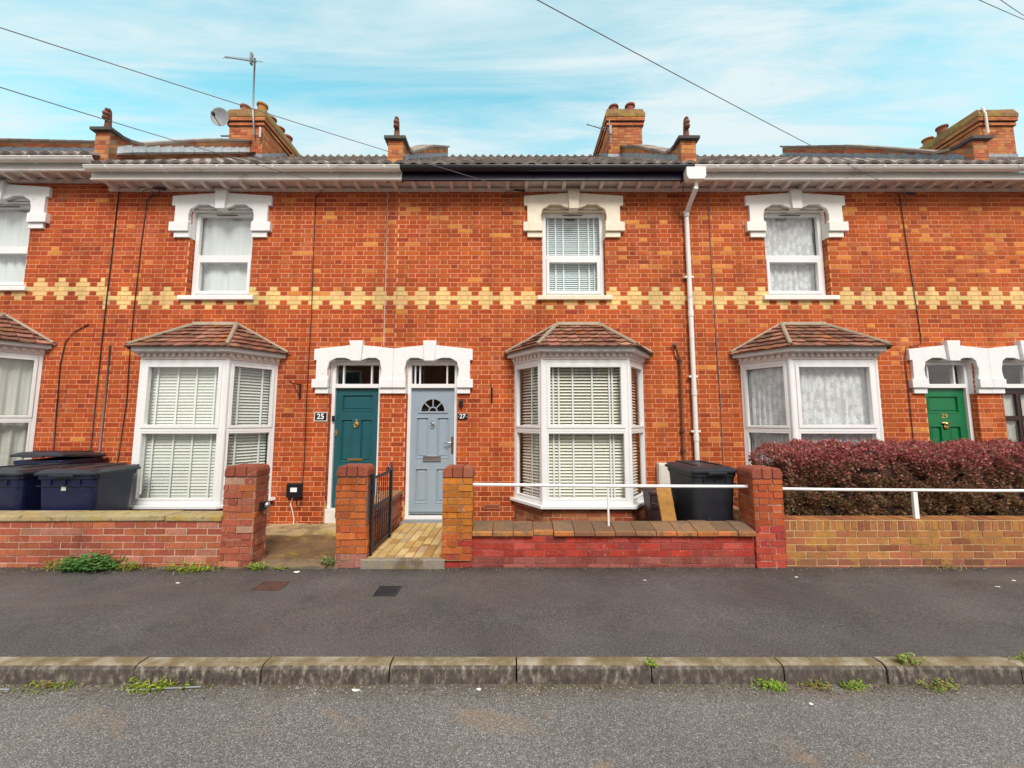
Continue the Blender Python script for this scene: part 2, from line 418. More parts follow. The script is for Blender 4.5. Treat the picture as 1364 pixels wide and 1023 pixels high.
def slats(m, O, u, n, a0, a1, b0, b1, pitch, depth, tilt, wid):
    """venetian slats between a0..a1 set back by depth"""
    u, n = Vector(u), Vector(n); z = b0 + pitch / 2
    ct, st_ = math.cos(tilt), math.sin(tilt)
    w = n * ct - Zv * st_; h = Zv * ct + n * st_
    while z < b1:
        c = Vector(O) + u * ((a0 + a1) / 2) + Zv * z - n * depth
        m.obox(c + n * rng.uniform(-.002, .002), u, w, h, (a1 - a0) / 2, wid / 2, .0012)
        z += pitch
def tapes(m, O, u, n, a0, a1, b0, b1, depth, fr, w=.011):
    for f in fr:
        a = a0 + (a1 - a0) * f
        m.obox(Vector(O) + Vector(u) * a + Zv * ((b0 + b1) / 2) - Vector(n) * depth, u, Zv, n, w, (b1 - b0) / 2, .0012)
def drape(m, O, u, n, a0, a1, b0, b1, depth, amp, waves, seed=0, gather=0):
    u, n = Vector(u), Vector(n); nx = max(24, int(waves * 8)); nz = 8; r = random.Random(seed); vs = []
    ph = [r.uniform(0, 6.28) for _ in range(4)]
    for j in range(nz + 1):
        t = j / nz; z = b1 + (b0 - b1) * t
        for i in range(nx + 1):
            f = i / nx
            d = amp * (math.sin(f * waves * 6.28 + ph[0] + .5 * math.sin(f * 5 + ph[1])) + .5 * math.sin(f * waves * 2.3 * 6.28 + ph[2] + t)) * (.5 + .5 * t)
            ff = f + gather * math.sin(f * 6.28) * t * .5
            vs.append(Vector(O) + u * (a0 + (a1 - a0) * ff) + Zv * z - n * (depth + d))
    m.add(vs, [(j * (nx + 1) + i, j * (nx + 1) + i + 1, (j + 1) * (nx + 1) + i + 1, (j + 1) * (nx + 1) + i) for j in range(nz) for i in range(nx)])

def upper_window(house, cx, dz, cover, paint, seed, lab=None):
    y = FY + .10
    fr = MB(); O = (cx, y, dz)
    n = -Yv
    frame_rect(fr, O, X, n, -.505, .505, 3.61, 5.055, .06, -.06, 0)
    fr.prism([(-.445, 4.255), (.445, 4.255), (.445, 4.325), (-.445, 4.325)], O, X, Zv, n, -.06, .004)
    frame_rect(fr, O, X, n, -.442, .442, 3.672, 4.252, .05, -.05, .012)           # opening casement
    w = fr.build('window', 'pvc', house, bevel=.004)
    g = MB()
    for x0, x1, z0, z1 in ((-.445, .445, 4.325, 4.995), (-.392, .392, 3.722, 4.202)):
        pane_grid(g, cx + x0, cx + x1, z0 + dz, z1 + dz, y + .03)
    g.build('pane', 'glass', w)
    v = MB(); v.box(cx - .17, cx + .17, y - .008, y - .0005, 5.006 + dz, 5.022 + dz); v.build('trickle_vent', 'wire_grey', w)
    s = MB(); s.box(cx - .60, cx + .60, FY - .05, y + .02, 3.535 + dz, 3.605 + dz)
    s.build('window_sill', paint, house, bevel=.006)
    O2 = (cx, y + .05, dz)
    if cover == 'blind':
        b = MB(); slats(b, O2, X, n, -.47, .47, 3.66, 5.0, .036, .06, R(62), .040); bl = b.build('blind', 'blind_cool', w)
        t = MB(); tapes(t, O2, X, n, -.46, .46, 3.66, 5.0, .033, (.06, .20, .34, .62, .80, .90), .012); t.build('ladder_tape', 'tape', w)
    else:
        b = MB()
        if cover == 'lace': drape(b, O2, X, n, -.48, .48, 3.62, 5.04, .06, .014, 9, seed); b.build('lace_curtain', 'lace', w, smooth=True)
        if cover == 'net': drape(b, O2, X, n, -.48, .48, 3.62, 5.04, .06, .018, 2.4, seed, .12); b.build('net_curtain', 'net', w, smooth=True)
        if cover == 'curtain': drape(b, O2, X, n, -.48, .48, 3.62, 5.04, .06, .020, 6, seed); b.build('curtain', 'net', w, smooth=True)

def window_lintel(house, cx, dz, paint):
    half = [(0, 5.33), (.81, 5.275), (.81, 5.11), (.755, 5.11), (.755, 4.825), (.51, 4.825), (.530, 4.86), (.534, 4.94), (.520, 4.985),
            (.515, 5.03), (.49, 5.06), (.43, 5.09), (.39, 5.125), (.22, 5.125), (.17, 5.095), (.09, 5.07), (0, 5.07)]
    poly = half + [(-a, b) for a, b in reversed(half[1:-1])]
    m = MB(); O = (cx, 0, dz)
    m.prism([(a, b) for a, b in poly], O, X, Zv, Yv, FY - .045, FY + .10)
    for s in (-1, 1):
        m.prism([(s * .51, 4.67), (s * .82, 4.67), (s * .82, 4.823), (s * .51, 4.823)], O, X, Zv, Yv, FY - .065, FY + .10)
        m.prism([(s * .512, 4.575), (s * .755, 4.575), (s * .755, 4.667), (s * .512, 4.667)], O, X, Zv, Yv, FY - .035, FY + .10)
    m.prism([(-.075, 5.04), (.075, 5.04), (.095, 5.36), (-.095, 5.36)], O, X, Zv, Yv, FY - .085, FY + .08)
    for s in (-1, 1): m.box(cx + s * .508 if s > 0 else cx - .60, cx + .60 if s > 0 else cx - .508, FY + .022, FY + .12, 4.80 + dz, 5.21 + dz)
    for s in (-1, 1):
        e = sorted((cx + s * .5055, cx + s * .5135)); m.box(e[0], e[1], FY - .02, FY + .0995, 4.577 + dz, 4.80 + dz); m.box(e[0], e[1], FY + .024, FY + .0995, 4.801 + dz, 5.21 + dz)
        e = sorted((cx + s * .575, cx + s * .60)); m.box(e[0], e[1], FY + .006, FY + .0215, 4.80 + dz, 5.21 + dz)
    m.box(cx - .507, cx + .507, FY + .022, FY + .12, 5.058 + dz, 5.21 + dz)
    m.build('window_lintel', paint, house, bevel=.006)

def door_lintel(house, px, s, dz, paint):
    half = [(0, 2.745), (.50, 2.798), (.66, 2.798), (1.245, 2.735), (1.245, 2.56), (1.205, 2.56), (1.205, 2.262), (1.005, 2.262), (1.025, 2.32), (1.03, 2.42),
            (1.015, 2.47), (1.005, 2.53), (.95, 2.565), (.89, 2.595), (.76, 2.595), (.70, 2.575), (.66, 2.56), (.49, 2.56), (.45, 2.575),
            (.39, 2.595), (.27, 2.595), (.21, 2.55), (.195, 2.47), (.182, 2.42), (.187, 2.34), (.205, 2.262), (.0008, 2.262), (.0008, 2.745)]
    m = MB(); O = (px, 0, dz)
    m.prism([(s * a, b) for a, b in half[1:-1] + [(.0008, 2.745)]], O, X, Zv, Yv, FY - .045, FY + .12)
    for a0, a1 in ((.0008, .205), (1.005, 1.255)):
        m.prism([(s * a0, 2.125), (s * a1, 2.125), (s * a1, 2.259), (s * a0, 2.259)], O, X, Zv, Yv, FY - .065, FY + .12)
        m.prism([(s * a0, 2.035), (s * min(a1, 1.21), 2.035), (s * min(a1, 1.21), 2.122), (s * a0, 2.122)], O, X, Zv, Yv, FY - .035, FY + .12)
    c = .575
    m.prism([(s * (c - .08), 2.545), (s * (c + .08), 2.545), (s * (c + .105), 2.865), (s * (c - .105), 2.865)], O, X, Zv, Yv, FY - .085, FY + .10)
    for a0, a1, b0, b1 in ((.1985, .2085, 2.038, 2.56), (1.0015, 1.0115, 2.038, 2.56), (.14, .155, 2.26, 2.65), (1.06, 1.075, 2.26, 2.65)):
        e = sorted((px + s * a0, px + s * a1)); m.box(e[0], e[1], FY + (.028 if b0 < 2.1 else .004), FY + (.094 if b0 < 2.1 else .0245), b0 + dz, b1 + dz)
    for a0, a1, b0, b1 in ((.15, 1.07, 2.563, 2.65), (.15, .204, 2.25, 2.562), (1.006, 1.07, 2.25, 2.562)):
        e = sorted((px + s * a0, px + s * a1)); m.box(e[0], e[1], FY + .025, FY + .125, b0 + dz, b1 + dz)
    m.build('door_lintel', paint, house, bevel=.006)

def front_door(house, px, s, dz, kind):
    """door in the opening .205-1.005 from the party line px on side s"""
    cx = px + s * .605; y = FY + .11; z0 = dict(teal=.28, grey=.17, green=.25, brown=.25)[kind] + dz
    zt = 2.13 + dz
    f = MB(); O = (cx, y, 0); n = -Yv
    for a0, a1 in ((-.398, -.345), (.345, .398)): f.prism([(a0, z0 - .02), (a1, z0 - .02), (a1, 2.56 + dz), (a0, 2.56 + dz)], O, X, Zv, n, -.08, .02)
    f.prism([(-.345, zt), (.345, zt), (.345, zt + .065), (-.345, zt + .065)], O, X, Zv, n, -.08, .03)
    f.prism([(-.345, 2.50 + dz), (.345, 2.50 + dz), (.345, 2.56 + dz), (-.345, 2.56 + dz)], O, X, Zv, n, -.08, .02)
    if kind == 'grey': f.prism([(-.398, z0 - .075), (.398, z0 - .075), (.398, z0 - .022), (-.398, z0 - .022)], O, X, Zv, n, -.08, .035)
    bars = dict(teal=(-.23, .22), grey=(-.29, -.215, .22), green=(-.22, .20), brown=(.12,))[kind]
    for a in bars: f.prism([(a - .011, zt + .065), (a + .011, zt + .065), (a + .011, 2.50 + dz), (a - .011, 2.50 + dz)], O, X, Zv, n, -.05, .005)
    fr = f.build('door_frame', 'pvc', house, bevel=.004)
    g = MB(); pane_grid(g, cx - .345, cx + .345, zt + .06, 2.505 + dz, y + .02); g.build('fanlight', 'glass', fr)
    th = MB()
    if kind == 'grey': th.box(cx - .43, cx + .43, FY - .10, y + .10, z0 - .165, z0 - .077)
    else: th.box(cx - .40, cx + .40, FY + .02, y + .10, dz - .02, z0 - .022)
    th.build('doorstep', 'sill_grey' if kind == 'grey' else 'peeling', house, bevel=.01)
    w, h = .345, zt - z0
    mt = dict(teal='teal', grey='greyblue', green='green', brown='brown')[kind]
    d = MB(); D = (cx, y + .02, z0)
    holes = dict(teal=[(-.25, .25, 1.48, 1.75), (-.25, -.055, .68, 1.36), (.055, .25, .68, 1.36), (-.25, -.055, .14, .58), (.055, .25, .14, .58)],
                 grey=[(-.255, .255, 1.555, 1.86), (-.265, -.06, .85, 1.50), (.06, .265, .85, 1.50), (-.265, -.06, .16, .70), (.06, .265, .16, .70)],
                 green=[(-.25, .25, 1.48, 1.76), (-.25, -.055, .60, 1.28), (.055, .25, .60, 1.28), (-.25, .25, .12, .48)],
                 brown=[(-.26, -.02, 1.42, 1.80), (.02, .26, 1.42, 1.80), (-.26, -.02, 1.00, 1.38), (.02, .26, 1.00, 1.38), (-.26, .26, .14, .84)])[kind]
    xs = sorted({-w, w, *[q for t in holes for q in t[:2]]}); zs = sorted({0, h, *[q for t in holes for q in t[2:]]})
    solid = holes if kind != 'grey' else holes
    for i in range(len(xs) - 1):                                     # the rails and stiles stand proud of the panels
        for j in range(len(zs) - 1):
            ca, cb = (xs[i] + xs[i + 1]) / 2, (zs[j] + zs[j + 1]) / 2
            if any(t[0] < ca < t[1] and t[2] < cb < t[3] for t in solid): continue
            d.face([Vector(D) + X * p + Zv * q for p, q in ((xs[i], zs[j]), (xs[i + 1], zs[j]), (xs[i + 1], zs[j + 1]), (xs[i], zs[j + 1]))])
    glazed = []
    for k, t in enumerate(holes):
        O3 = Vector(D); dep = .020
        is_glass = (kind == 'grey' and k == 0) or (kind == 'brown' and k < 4)
        if is_glass: glazed.append(t)
        def loop(t, ins, dp): return [O3 + X * p + Zv * q + Yv * dp for p, q in ((t[0] + ins, t[2] + ins), (t[1] - ins, t[2] + ins), (t[1] - ins, t[3] - ins), (t[0] + ins, t[3] - ins))]
        if is_glass and kind == 'grey': continue
        lps = [loop(t, 0, 0), loop(t, .004, -.006), loop(t, .016, -.005), loop(t, .022, dep)]
        if not is_glass: lps += [loop(t, .034, dep), loop(t, .05, dep - .009)]
        d.rings(lps, cap=False)
        if not is_glass: d.face(lps[-1])
    if kind == 'grey':                                                # half-round light with a sunburst
        t = holes[0]; C = Vector((0, 0, 1.585)); ro, ri = .215, .185; sg = 20
        arc = [(ro * math.cos(math.pi * i / sg), 1.585 + ro * math.sin(math.pi * i / sg) * 1.08) for i in range(sg + 1)]
        # infill between rectangle and the half circle
        def corner(ang):
            c_, s_ = math.cos(ang), math.sin(ang)
            k = min(.255 / abs(c_) if abs(c_) > 1e-6 else 9, (1.86 - 1.585) / s_ if s_ > 1e-6 else 9); return (k * c_, 1.585 + k * s_)
        angs = [math.pi * i / sg for i in range(sg + 1)]
        ca = math.atan2(.275, .255)
        for i in range(sg):
            a0, a1 = angs[i], angs[i + 1]; mid = [corner(cc) for cc in (ca, math.pi - ca) if a0 < cc < a1]
            pts = [arc[i], corner(a0)] + mid + [corner(a1), arc[i + 1]]
            d.face([Vector(D) + X * p + Zv * q for p, q in pts])
        d.face([Vector(D) + X * p + Zv * q for p, q in ((-.255, 1.555), (.255, 1.555), (.255, 1.585), (-.255, 1.585))])
        for i in range(sg):
            p0 = [(r * math.cos(angs[i]), 1.585 + r * math.sin(angs[i]) * 1.08) for r in (ro + .012, ri)]
            p1 = [(r * math.cos(angs[i + 1]), 1.585 + r * math.sin(angs[i + 1]) * 1.08) for r in (ro + .012, ri)]
            d.prism([p0[0], p1[0], p1[1], p0[1]], D, X, Zv, n, -.015, .012)
        d.prism([(-.235, 1.565), (.235, 1.565), (.235, 1.592), (-.235, 1.592)], D, X, Zv, n, -.015, .014)
        for i in range(12):
            a0, a1 = math.pi * i / 12, math.pi * (i + 1) / 12
            d.prism([(r * math.cos(a), 1.592 + r * math.sin(a)) for r, a in ((.075, a0), (.075, a1), (.056, a1), (.056, a0))], D, X, Zv, n, -.015, .010)
        for ang in (45, 90, 135):
            a = R(ang); c_, s_ = math.cos(a), math.sin(a); p = (-s_ * .008, c_ * .008)
            d.prism([(c_ * .07 + p[0], 1.592 + s_ * .07 + p[1]), (c_ * .07 - p[0], 1.592 + s_ * .07 - p[1]), (c_ * .19 - p[0], 1.585 + s_ * .20 - p[1]), (c_ * .19 + p[0], 1.585 + s_ * .20 + p[1])], D, X, Zv, n, -.015, .010)
    d.box(cx - w, cx + w, y + .062, y + .066, z0, zt)                   # the back of the leaf
    if glazed:                                                         # glazed doors: no solid back behind the lights
        d.v, d.f, d.c = d.v[:-8], d.f[:-6], d.c[:-6]
    if kind == 'grey': d.prism([(-w, .035), (w, .035), (w, .06), (-w, .06)], D, X, Zv, n, 0, .02)
    door = d.build('door', mt, house)
    if glazed:
        g = MB()
        if kind == 'grey': g.face([Vector(D) + X * p + Zv * q + Yv * .012 for p, q in arc])
        else:
            for t in glazed: g.face([Vector(D) + X * p + Zv * q + Yv * .015 for p, q in ((t[0], t[2]), (t[1], t[2]), (t[1], t[3]), (t[0], t[3]))])
        g.build('door_pane', 'glass', door)
        if kind == 'brown':
            q = MB(); drape(q, D, X, n, -.28, .28, .98, 1.82, .06, .014, 5, 5); q.build('door_curtain', 'curtain', door, smooth=True)
    k = MB()
    if kind in ('teal', 'grey'):
        zc = z0 + (1.28 if kind == 'teal' else 1.40)
        zc = (1.565 if kind == 'teal' else 1.565) + dz
        k.lathe([(.010, -.004), (.034, -.010), (.036, -.018), (.020, -.026), (.004, -.03)], (cx, y + .02, zc), 16, 'y')
        ringp = [(cx + .033 * math.cos(a), y - .008, zc - .012 + .04 * math.sin(a)) for a in [i * math.pi / 8 for i in range(17)]]
        k.tube(ringp, .006, 6)
        k.lathe([(.006, 0), (.010, .02), (.004, .035)], (cx, y + .005, zc + .035), 8)
        k.build('knocker', 'brass' if kind == 'teal' else 'chrome', door, smooth=True)
    if kind == 'green':
        zc = 1.56
        k.lathe([(.004, -.004), (.034, -.012), (.03, -.03), (.006, -.038)], (cx + .005, y + .02, zc), 14, 'y')
        k.lathe([(.02, -.004), (.045, -.012), (.03, -.02)], (cx + .005, y + .02, zc - .045), 14, 'y')
        k.obox((cx + .005, y + .008, zc + .02), (1, 0, .1), Zv, Yv, .075, .010, .006)
        k.build('knocker', 'brass', door, smooth=True)
        digits('29', (cx + .0, y + .016, 1.685), .105, 'brass', door, 'house_number')
    if kind == 'teal':
        l = MB(); l.box(cx - .335, cx - .295, y + .008, y + .0195, 1.37, 1.47); l.lathe([(.012, 0), (.010, -.012)], (cx - .315, y + .008, 1.42), 10, 'y'); l.build('door_lock', 'brass', door)
        l = MB(); l.box(cx - .12, cx + .12, y + .006, y + .0195, .985, 1.02); l.box(cx - .10, cx + .10, y + .002, y + .006, .992, 1.012); l.build('letterbox', 'brass', door)
    if kind == 'grey':
        l = MB(); frame_rect(l, (cx, y + .019, 0), X, n, -.14, .14, .975, 1.055, .012, 0, .016)
        l.prism([(-.128, .987), (.128, .987), (.128, 1.043), (-.128, 1.043)], (cx, y + .02, 0), X, Zv, n, 0, .009); l.build('letterbox', 'chrome', door)
        l = MB(); l.box(cx + .30, cx + .33, y + .004, y + .0195, 1.10, 1.36); l.build('handle_plate', 'rust', door, bevel=.004)
        l = MB(); l.tube([(cx + .315, y + .004, 1.27), (cx + .315, y - .03, 1.27), (cx + .29, y - .038, 1.268), (cx + .19, y - .038, 1.265)], .010, 8); l.build('handle', 'chrome', door, smooth=True)

def digits(txt, loc, size, m, parent, name):
    cu = bpy.data.curves.new(name, 'FONT'); cu.body = txt; cu.size = size; cu.extrude = .003
    cu.align_x = 'CENTER'; cu.align_y = 'CENTER'; cu.offset = size * .018
    tmp = bpy.data.objects.new(name, cu); COL.objects.link(tmp)
    dg = bpy.context.evaluated_depsgraph_get()
    me = bpy.data.meshes.new_from_object(tmp.evaluated_get(dg)); bpy.data.objects.remove(tmp)
    me.transform(Matrix.Rotation(R(90), 4, 'X'))
    me.transform(Matrix.Translation(Vector(loc) - W[parent]))
    me.materials.clear(); me.materials.append(MT[m])
    o = bpy.data.objects.new(name, me); COL.objects.link(o); o.parent = parent; W[o] = W[parent]; return o

def bay(house, cx, dz, cover, seed):
    zs0, zs1 = .45 + dz, 2.49 + dz
    hw, bw, fy = .615, 1.015, 5.50
    pts = [Vector((cx - bw, FY, 0)), Vector((cx - hw, fy, 0)), Vector((cx + hw, fy, 0)), Vector((cx + bw, FY, 0))]
    # brick plinth
    pl = MB()
    def pcol(p, k, kind): return vary(pick([((.38, .13, .05), 3), ((.30, .09, .04), 3), ((.45, .19, .08), 2), ((.36, .07, .03), 2)]), .2)
    for i in range(3):
        p, q = pts[i], pts[i + 1]; u = (q - p).normalized(); n = Vector((u.y, -u.x, 0))
        bricks(pl, p + Zv * (dz - .05), u, Zv, n, (q - p).length, .455, x_off=i * .5, z_off=dz - .05 + .02, colf=pcol, mortar=(.50, .30, .17))
    pl.build('bay_plinth', 'brick', house)
    # frame
    f = MB(); g = MB(); bm = MB(); tp = MB()
    for i in range(3):
        p, q = pts[i], pts[i + 1]; u = (q - p).normalized(); n = Vector((u.y, -u.x, 0)); w = (q - p).length
        t = .045
        frame_rect(f, p, u, n, 0.004, w - .004, zs0, zs1, .060 if i == 1 else .05, -.07, 0)
        ia = .060 if i == 1 else .05
        zt = 1.455 + dz
        f.prism([(ia, zt), (w - ia, zt), (w - ia, zt + .05), (ia, zt + .05)], p, u, Zv, n, -.07, .004)
        frame_rect(f, p, u, n, ia + .002, w - ia - .002, zt + .052, zs1 - ia - .002, .05 if i == 1 else .038, -.05, .014)   # top sash
        frame_rect(f, p, u, n, ia + .002, w - ia - .002, zs0 + ia + .002, zt - .002, .022, -.05, .003)                        # bead of the fixed light
        s = ia + .05 if i == 1 else ia + .038
        for a0, a1, b0, b1 in ((s, w - s, zt + .10, zs1 - ia - .05), (ia + .022, w - ia - .022, zs0 + ia + .022, zt - .02)):
            g.face([p + u * a + Zv * b - n * .03 for a, b in ((a0, b0), (a1, b0), (a1, b1), (a0, b1))])
        O = p; a0, a1 = .07, w - .07
        if i == 1: a0, a1 = .05, w - .05
        b0, b1 = zs0 + .06, zs1 - .05
        if cover == 'blind_open':
            slats(bm, O, u, n, a0, a1, b0, b1, .0445, .125, R(46 if i == 1 else 34), .050)
            tapes(tp, O, u, n, a0, a1, b0, b1, .100, (.10, .17, .35, .60, .82, .86) if i == 1 else (.45,), .012)
        elif cover == 'blind_closed':
            slats(bm, O, u, n, a0, a1, b0, b1, .0445, .125, R(68 if i == 1 else 44), .050)
            tapes(tp, O, u, n, a0, a1, b0, b1, .096, (.10, .36, .60, .84) if i == 1 else (.22, .80), .013)
        elif cover == 'lace': drape(bm, O, u, n, a0, a1, b0, b1, .11, .024, 10 if i == 1 else 7, seed + i)
        else: drape(bm, O, u, n, a0, a1, b0, b1, .12, .024, 7 if i == 1 else 4, seed + i)
        if i:                                                         # corner posts
            f.lathe([(.030, zs0), (.030, zs1)], (p.x, p.y + .018, 0), 10)
    b = f.build('bay_window', 'pvc', house, bevel=.004)
    g.build('pane', 'glass', b)
    if cover.startswith('blind'):
        bm.build('blind', 'blind' if cover == 'blind_open' else 'blind_green', b); tp.build('ladder_tape', 'tape', b)
    else: bm.build('lace_curtain' if cover == 'lace' else 'curtain', 'lace' if cover == 'lace' else 'curtain', b, smooth=True)
    def off(d):
        k = d * .55
        return [(cx - bw - d * .95, FY), (cx - hw - k, fy - d), (cx + hw + k, fy - d), (cx + bw + d * .95, FY)]
    def slab(m, d, z0, z1, inner=-.05):
        o, i = off(d), off(inner)
        for j in range(3):
            a, b_, c_, e = o[j], o[j + 1], i[j + 1], i[j]
            vs = [(x, y_, z) for z in (z0, z1) for x, y_ in (a, b_, c_, e)]
            m.add(vs, [(0, 1, 2, 3), (7, 6, 5, 4), (0, 4, 5, 1), (1, 5, 6, 2), (2, 6, 7, 3), (3, 7, 4, 0)])
    s = MB(); slab(s, .075, zs0 - .045, zs0 - .002, -.08); s.build('window_sill', 'pvc', b, bevel=.005)
    fz = MB(); slab(fz, .012, zs1 + .002, zs1 + .085, -.08); slab(fz, .05, zs1 + .087, zs1 + .10, -.06)
    o = off(.034)
    for j in range(3):                                                # dentil blocks
        p, q = Vector((*o[j], 0)), Vector((*o[j + 1], 0)); u = (q - p).normalized(); n = Vector((u.y, -u.x, 0)); w = (q - p).length
        k = int(w / .085)
        for t in range(k):
            c = p + u * ((t + .5) * w / k); fz.obox(c + Zv * (zs1 + .062) + n * -.008, u, Zv, n, .021, .024, .016)
    fz.build('dentil_frieze', 'soffit' if cover != 'blind_closed' else 'soffit', b)
    fa = MB(); slab(fa, .115, zs1 + .102, zs1 + .175, -.05); fa.build('bay_fascia', 'pvc', b, bevel=.004)
    # little hipped tile roof
    z0, z1 = zs1 + .165, 3.13 + dz; tx = .32
    o = off(.15)
    planes = [((o[1], o[2]), (cx - tx, cx + tx)), ((o[0], o[1]), (cx - tx, cx - tx)), ((o[2], o[3]), (cx + tx, cx + tx))]
    rf = MB(); mossy = seed % 3
    under = MB()
    for pi, ((a, b2), (ta, tb)) in enumerate(planes):
        A, B, C, D = Vector((*a, z0)), Vector((*b2, z0)), Vector((tb, FY, z1)), Vector((ta, FY, z1))
        rf.face([A, B, C, D] if pi == 0 else [A, B, C], (.05, .03, .02))
        u = (B - A).normalized(); nn = (B - A).cross(D - A).normalized()
        if nn.z < 0: nn = -nn
        rows = 6
        for r_ in range(rows):
            v0, v1 = r_ / rows - .02, (r_ + 1) / rows + .01
            def edge(vv): vv = min(max(vv, -.03), 1); return A + (D - A) * vv, B + (C - B) * vv
            l0, r0 = edge(v0); l1, r1 = edge(v1)
            w = (r0 - l0).length; tw = .165; x = -(r_ % 2) * tw / 2
            def at(l, r, base, xx):
                t = (r - l).dot(u); p = (base + u * xx - l).dot(u); p = min(max(p, 0), t); return l + (r - l) * (p / t if t > 1e-6 else 0)
            while x < w:
                q0, q1 = at(l0, r0, l0, x + .003), at(l0, r0, l0, x + tw - .003)
                q2, q3 = at(l1, r1, l0, x + tw - .003), at(l1, r1, l0, x + .003)
                if (q1 - q0).length > .02:
                    lift = nn * (.026 + rng.uniform(0, .014)); mid = (q0 + q1) / 2
                    c = pick([((.34, .14, .095), 4), ((.27, .11, .08), 3), ((.42, .20, .145), 3), ((.20, .09, .07), 2), ((.40, .14, .06), 1)])
                    sag = (q0 - q3)  .normalized() * rng.uniform(.018, .04)
                    vs = [q0 + lift, (q0 + q1) / 2 + lift + sag + nn * .004, q1 + lift, q2 + nn * .004, q3 + nn * .004, q0, (q0 + q1) / 2, q1]
                    rf.add(vs, [(0, 1, 2, 3, 4), (5, 6, 1, 0), (6, 7, 2, 1), (7, 3, 2), (5, 0, 4)], vary(c, .2))
                x += tw
    rfo = rf.build('bay_roof', 'tile', b)
    hp = MB()
    for (a, tp_) in ((o[1], cx - tx), (o[2], cx + tx)):
        hp.tube([Vector((*a, z0 + .03)), Vector(((a[0] + tp_) / 2, (a[1] + FY) / 2, (z0 + z1) / 2 + .028)), Vector((tp_, FY - .01, z1 + .02))], [.028, .03, .034], 8, (.36, .30, .22))
    for (a, tp_) in ((o[0], cx - tx), (o[3], cx + tx)):
        hp.tube([Vector((a[0], FY - .012, z0 + .035)), Vector((tp_, FY - .012, z1 + .025))], .022, 6, (.44, .36, .28))
    hp.box(cx - tx - .02, cx + tx + .02, FY - .075, FY - .004, z1 - .012, z1 + .035, (.52, .44, .33))
    hp.build('ridge_mortar', 'pot', b)

def roof(house, x0, x1, dz):
    m = MB(); y0 = RY; rows = 17; nx = int((x1 - x0) / .0255); per = .205
    for side in (0, 1):
        for r_ in range(rows):
            vs = []
            for j in (0, 1):
                y = y0 + (RIDGE_Y - y0) * (r_ + j + (.06 if j else 0)) / rows
                lift = .040 if j == 0 else 0
                if side: yy = 2 * RIDGE_Y - y
                else: yy = y
                for i in range(nx + 1):
                    x = x0 + (x1 - x0) * i / nx
                    ph = (x / per) % 1
                    wv = .062 * abs(math.sin(ph * math.pi)) ** .75
                    vs.append((x, yy, roofz(y) + lift + wv + dz))
            fs = [(i, i + 1, nx + 1 + i + 1, nx + 1 + i) for i in range(nx)]
            cs = {}
            for f in fs:
                t = int(((x0 + (x1 - x0) * f[0] / nx)) / per)
                if t not in cs: cs[t] = vary(pick([((.30, .25, .22), 4), ((.36, .30, .26), 3), ((.22, .18, .16), 3), ((.40, .34, .29), 1.5)]), .2)
                m.add([vs[k] for k in f], [(0, 1, 2, 3)], cs[t])
            # the exposed front edge of the course, tile colour halved to paint in its shade
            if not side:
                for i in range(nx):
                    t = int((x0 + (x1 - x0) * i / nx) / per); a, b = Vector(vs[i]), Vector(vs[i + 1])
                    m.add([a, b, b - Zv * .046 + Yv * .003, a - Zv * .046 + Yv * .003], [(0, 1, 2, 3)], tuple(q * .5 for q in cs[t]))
    i = 0
    x = x0
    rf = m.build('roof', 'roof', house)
    # ridge: small tile ends standing up in a row
    k = MB(); x = math.ceil(x0 / per) * per
    while x < x1:
        k.prism([(-.06, 0), (.06, 0), (.022, .040), (0, .050), (-.022, .040)], (x + per * .25, 0, roofz(RIDGE_Y) + .0 + dz), X, Zv, Yv, RIDGE_Y - .14, RIDGE_Y + .14, vary((.24, .18, .12), .25))
        x += per
    k.box(x0 + .005, x1 - .005, RIDGE_Y - .10, RIDGE_Y + .10, roofz(RIDGE_Y) - .05 + dz, roofz(RIDGE_Y) + .012 + dz, (.30, .22, .13))
    k.build('ridge_tiles', 'roof', rf)
    return rf

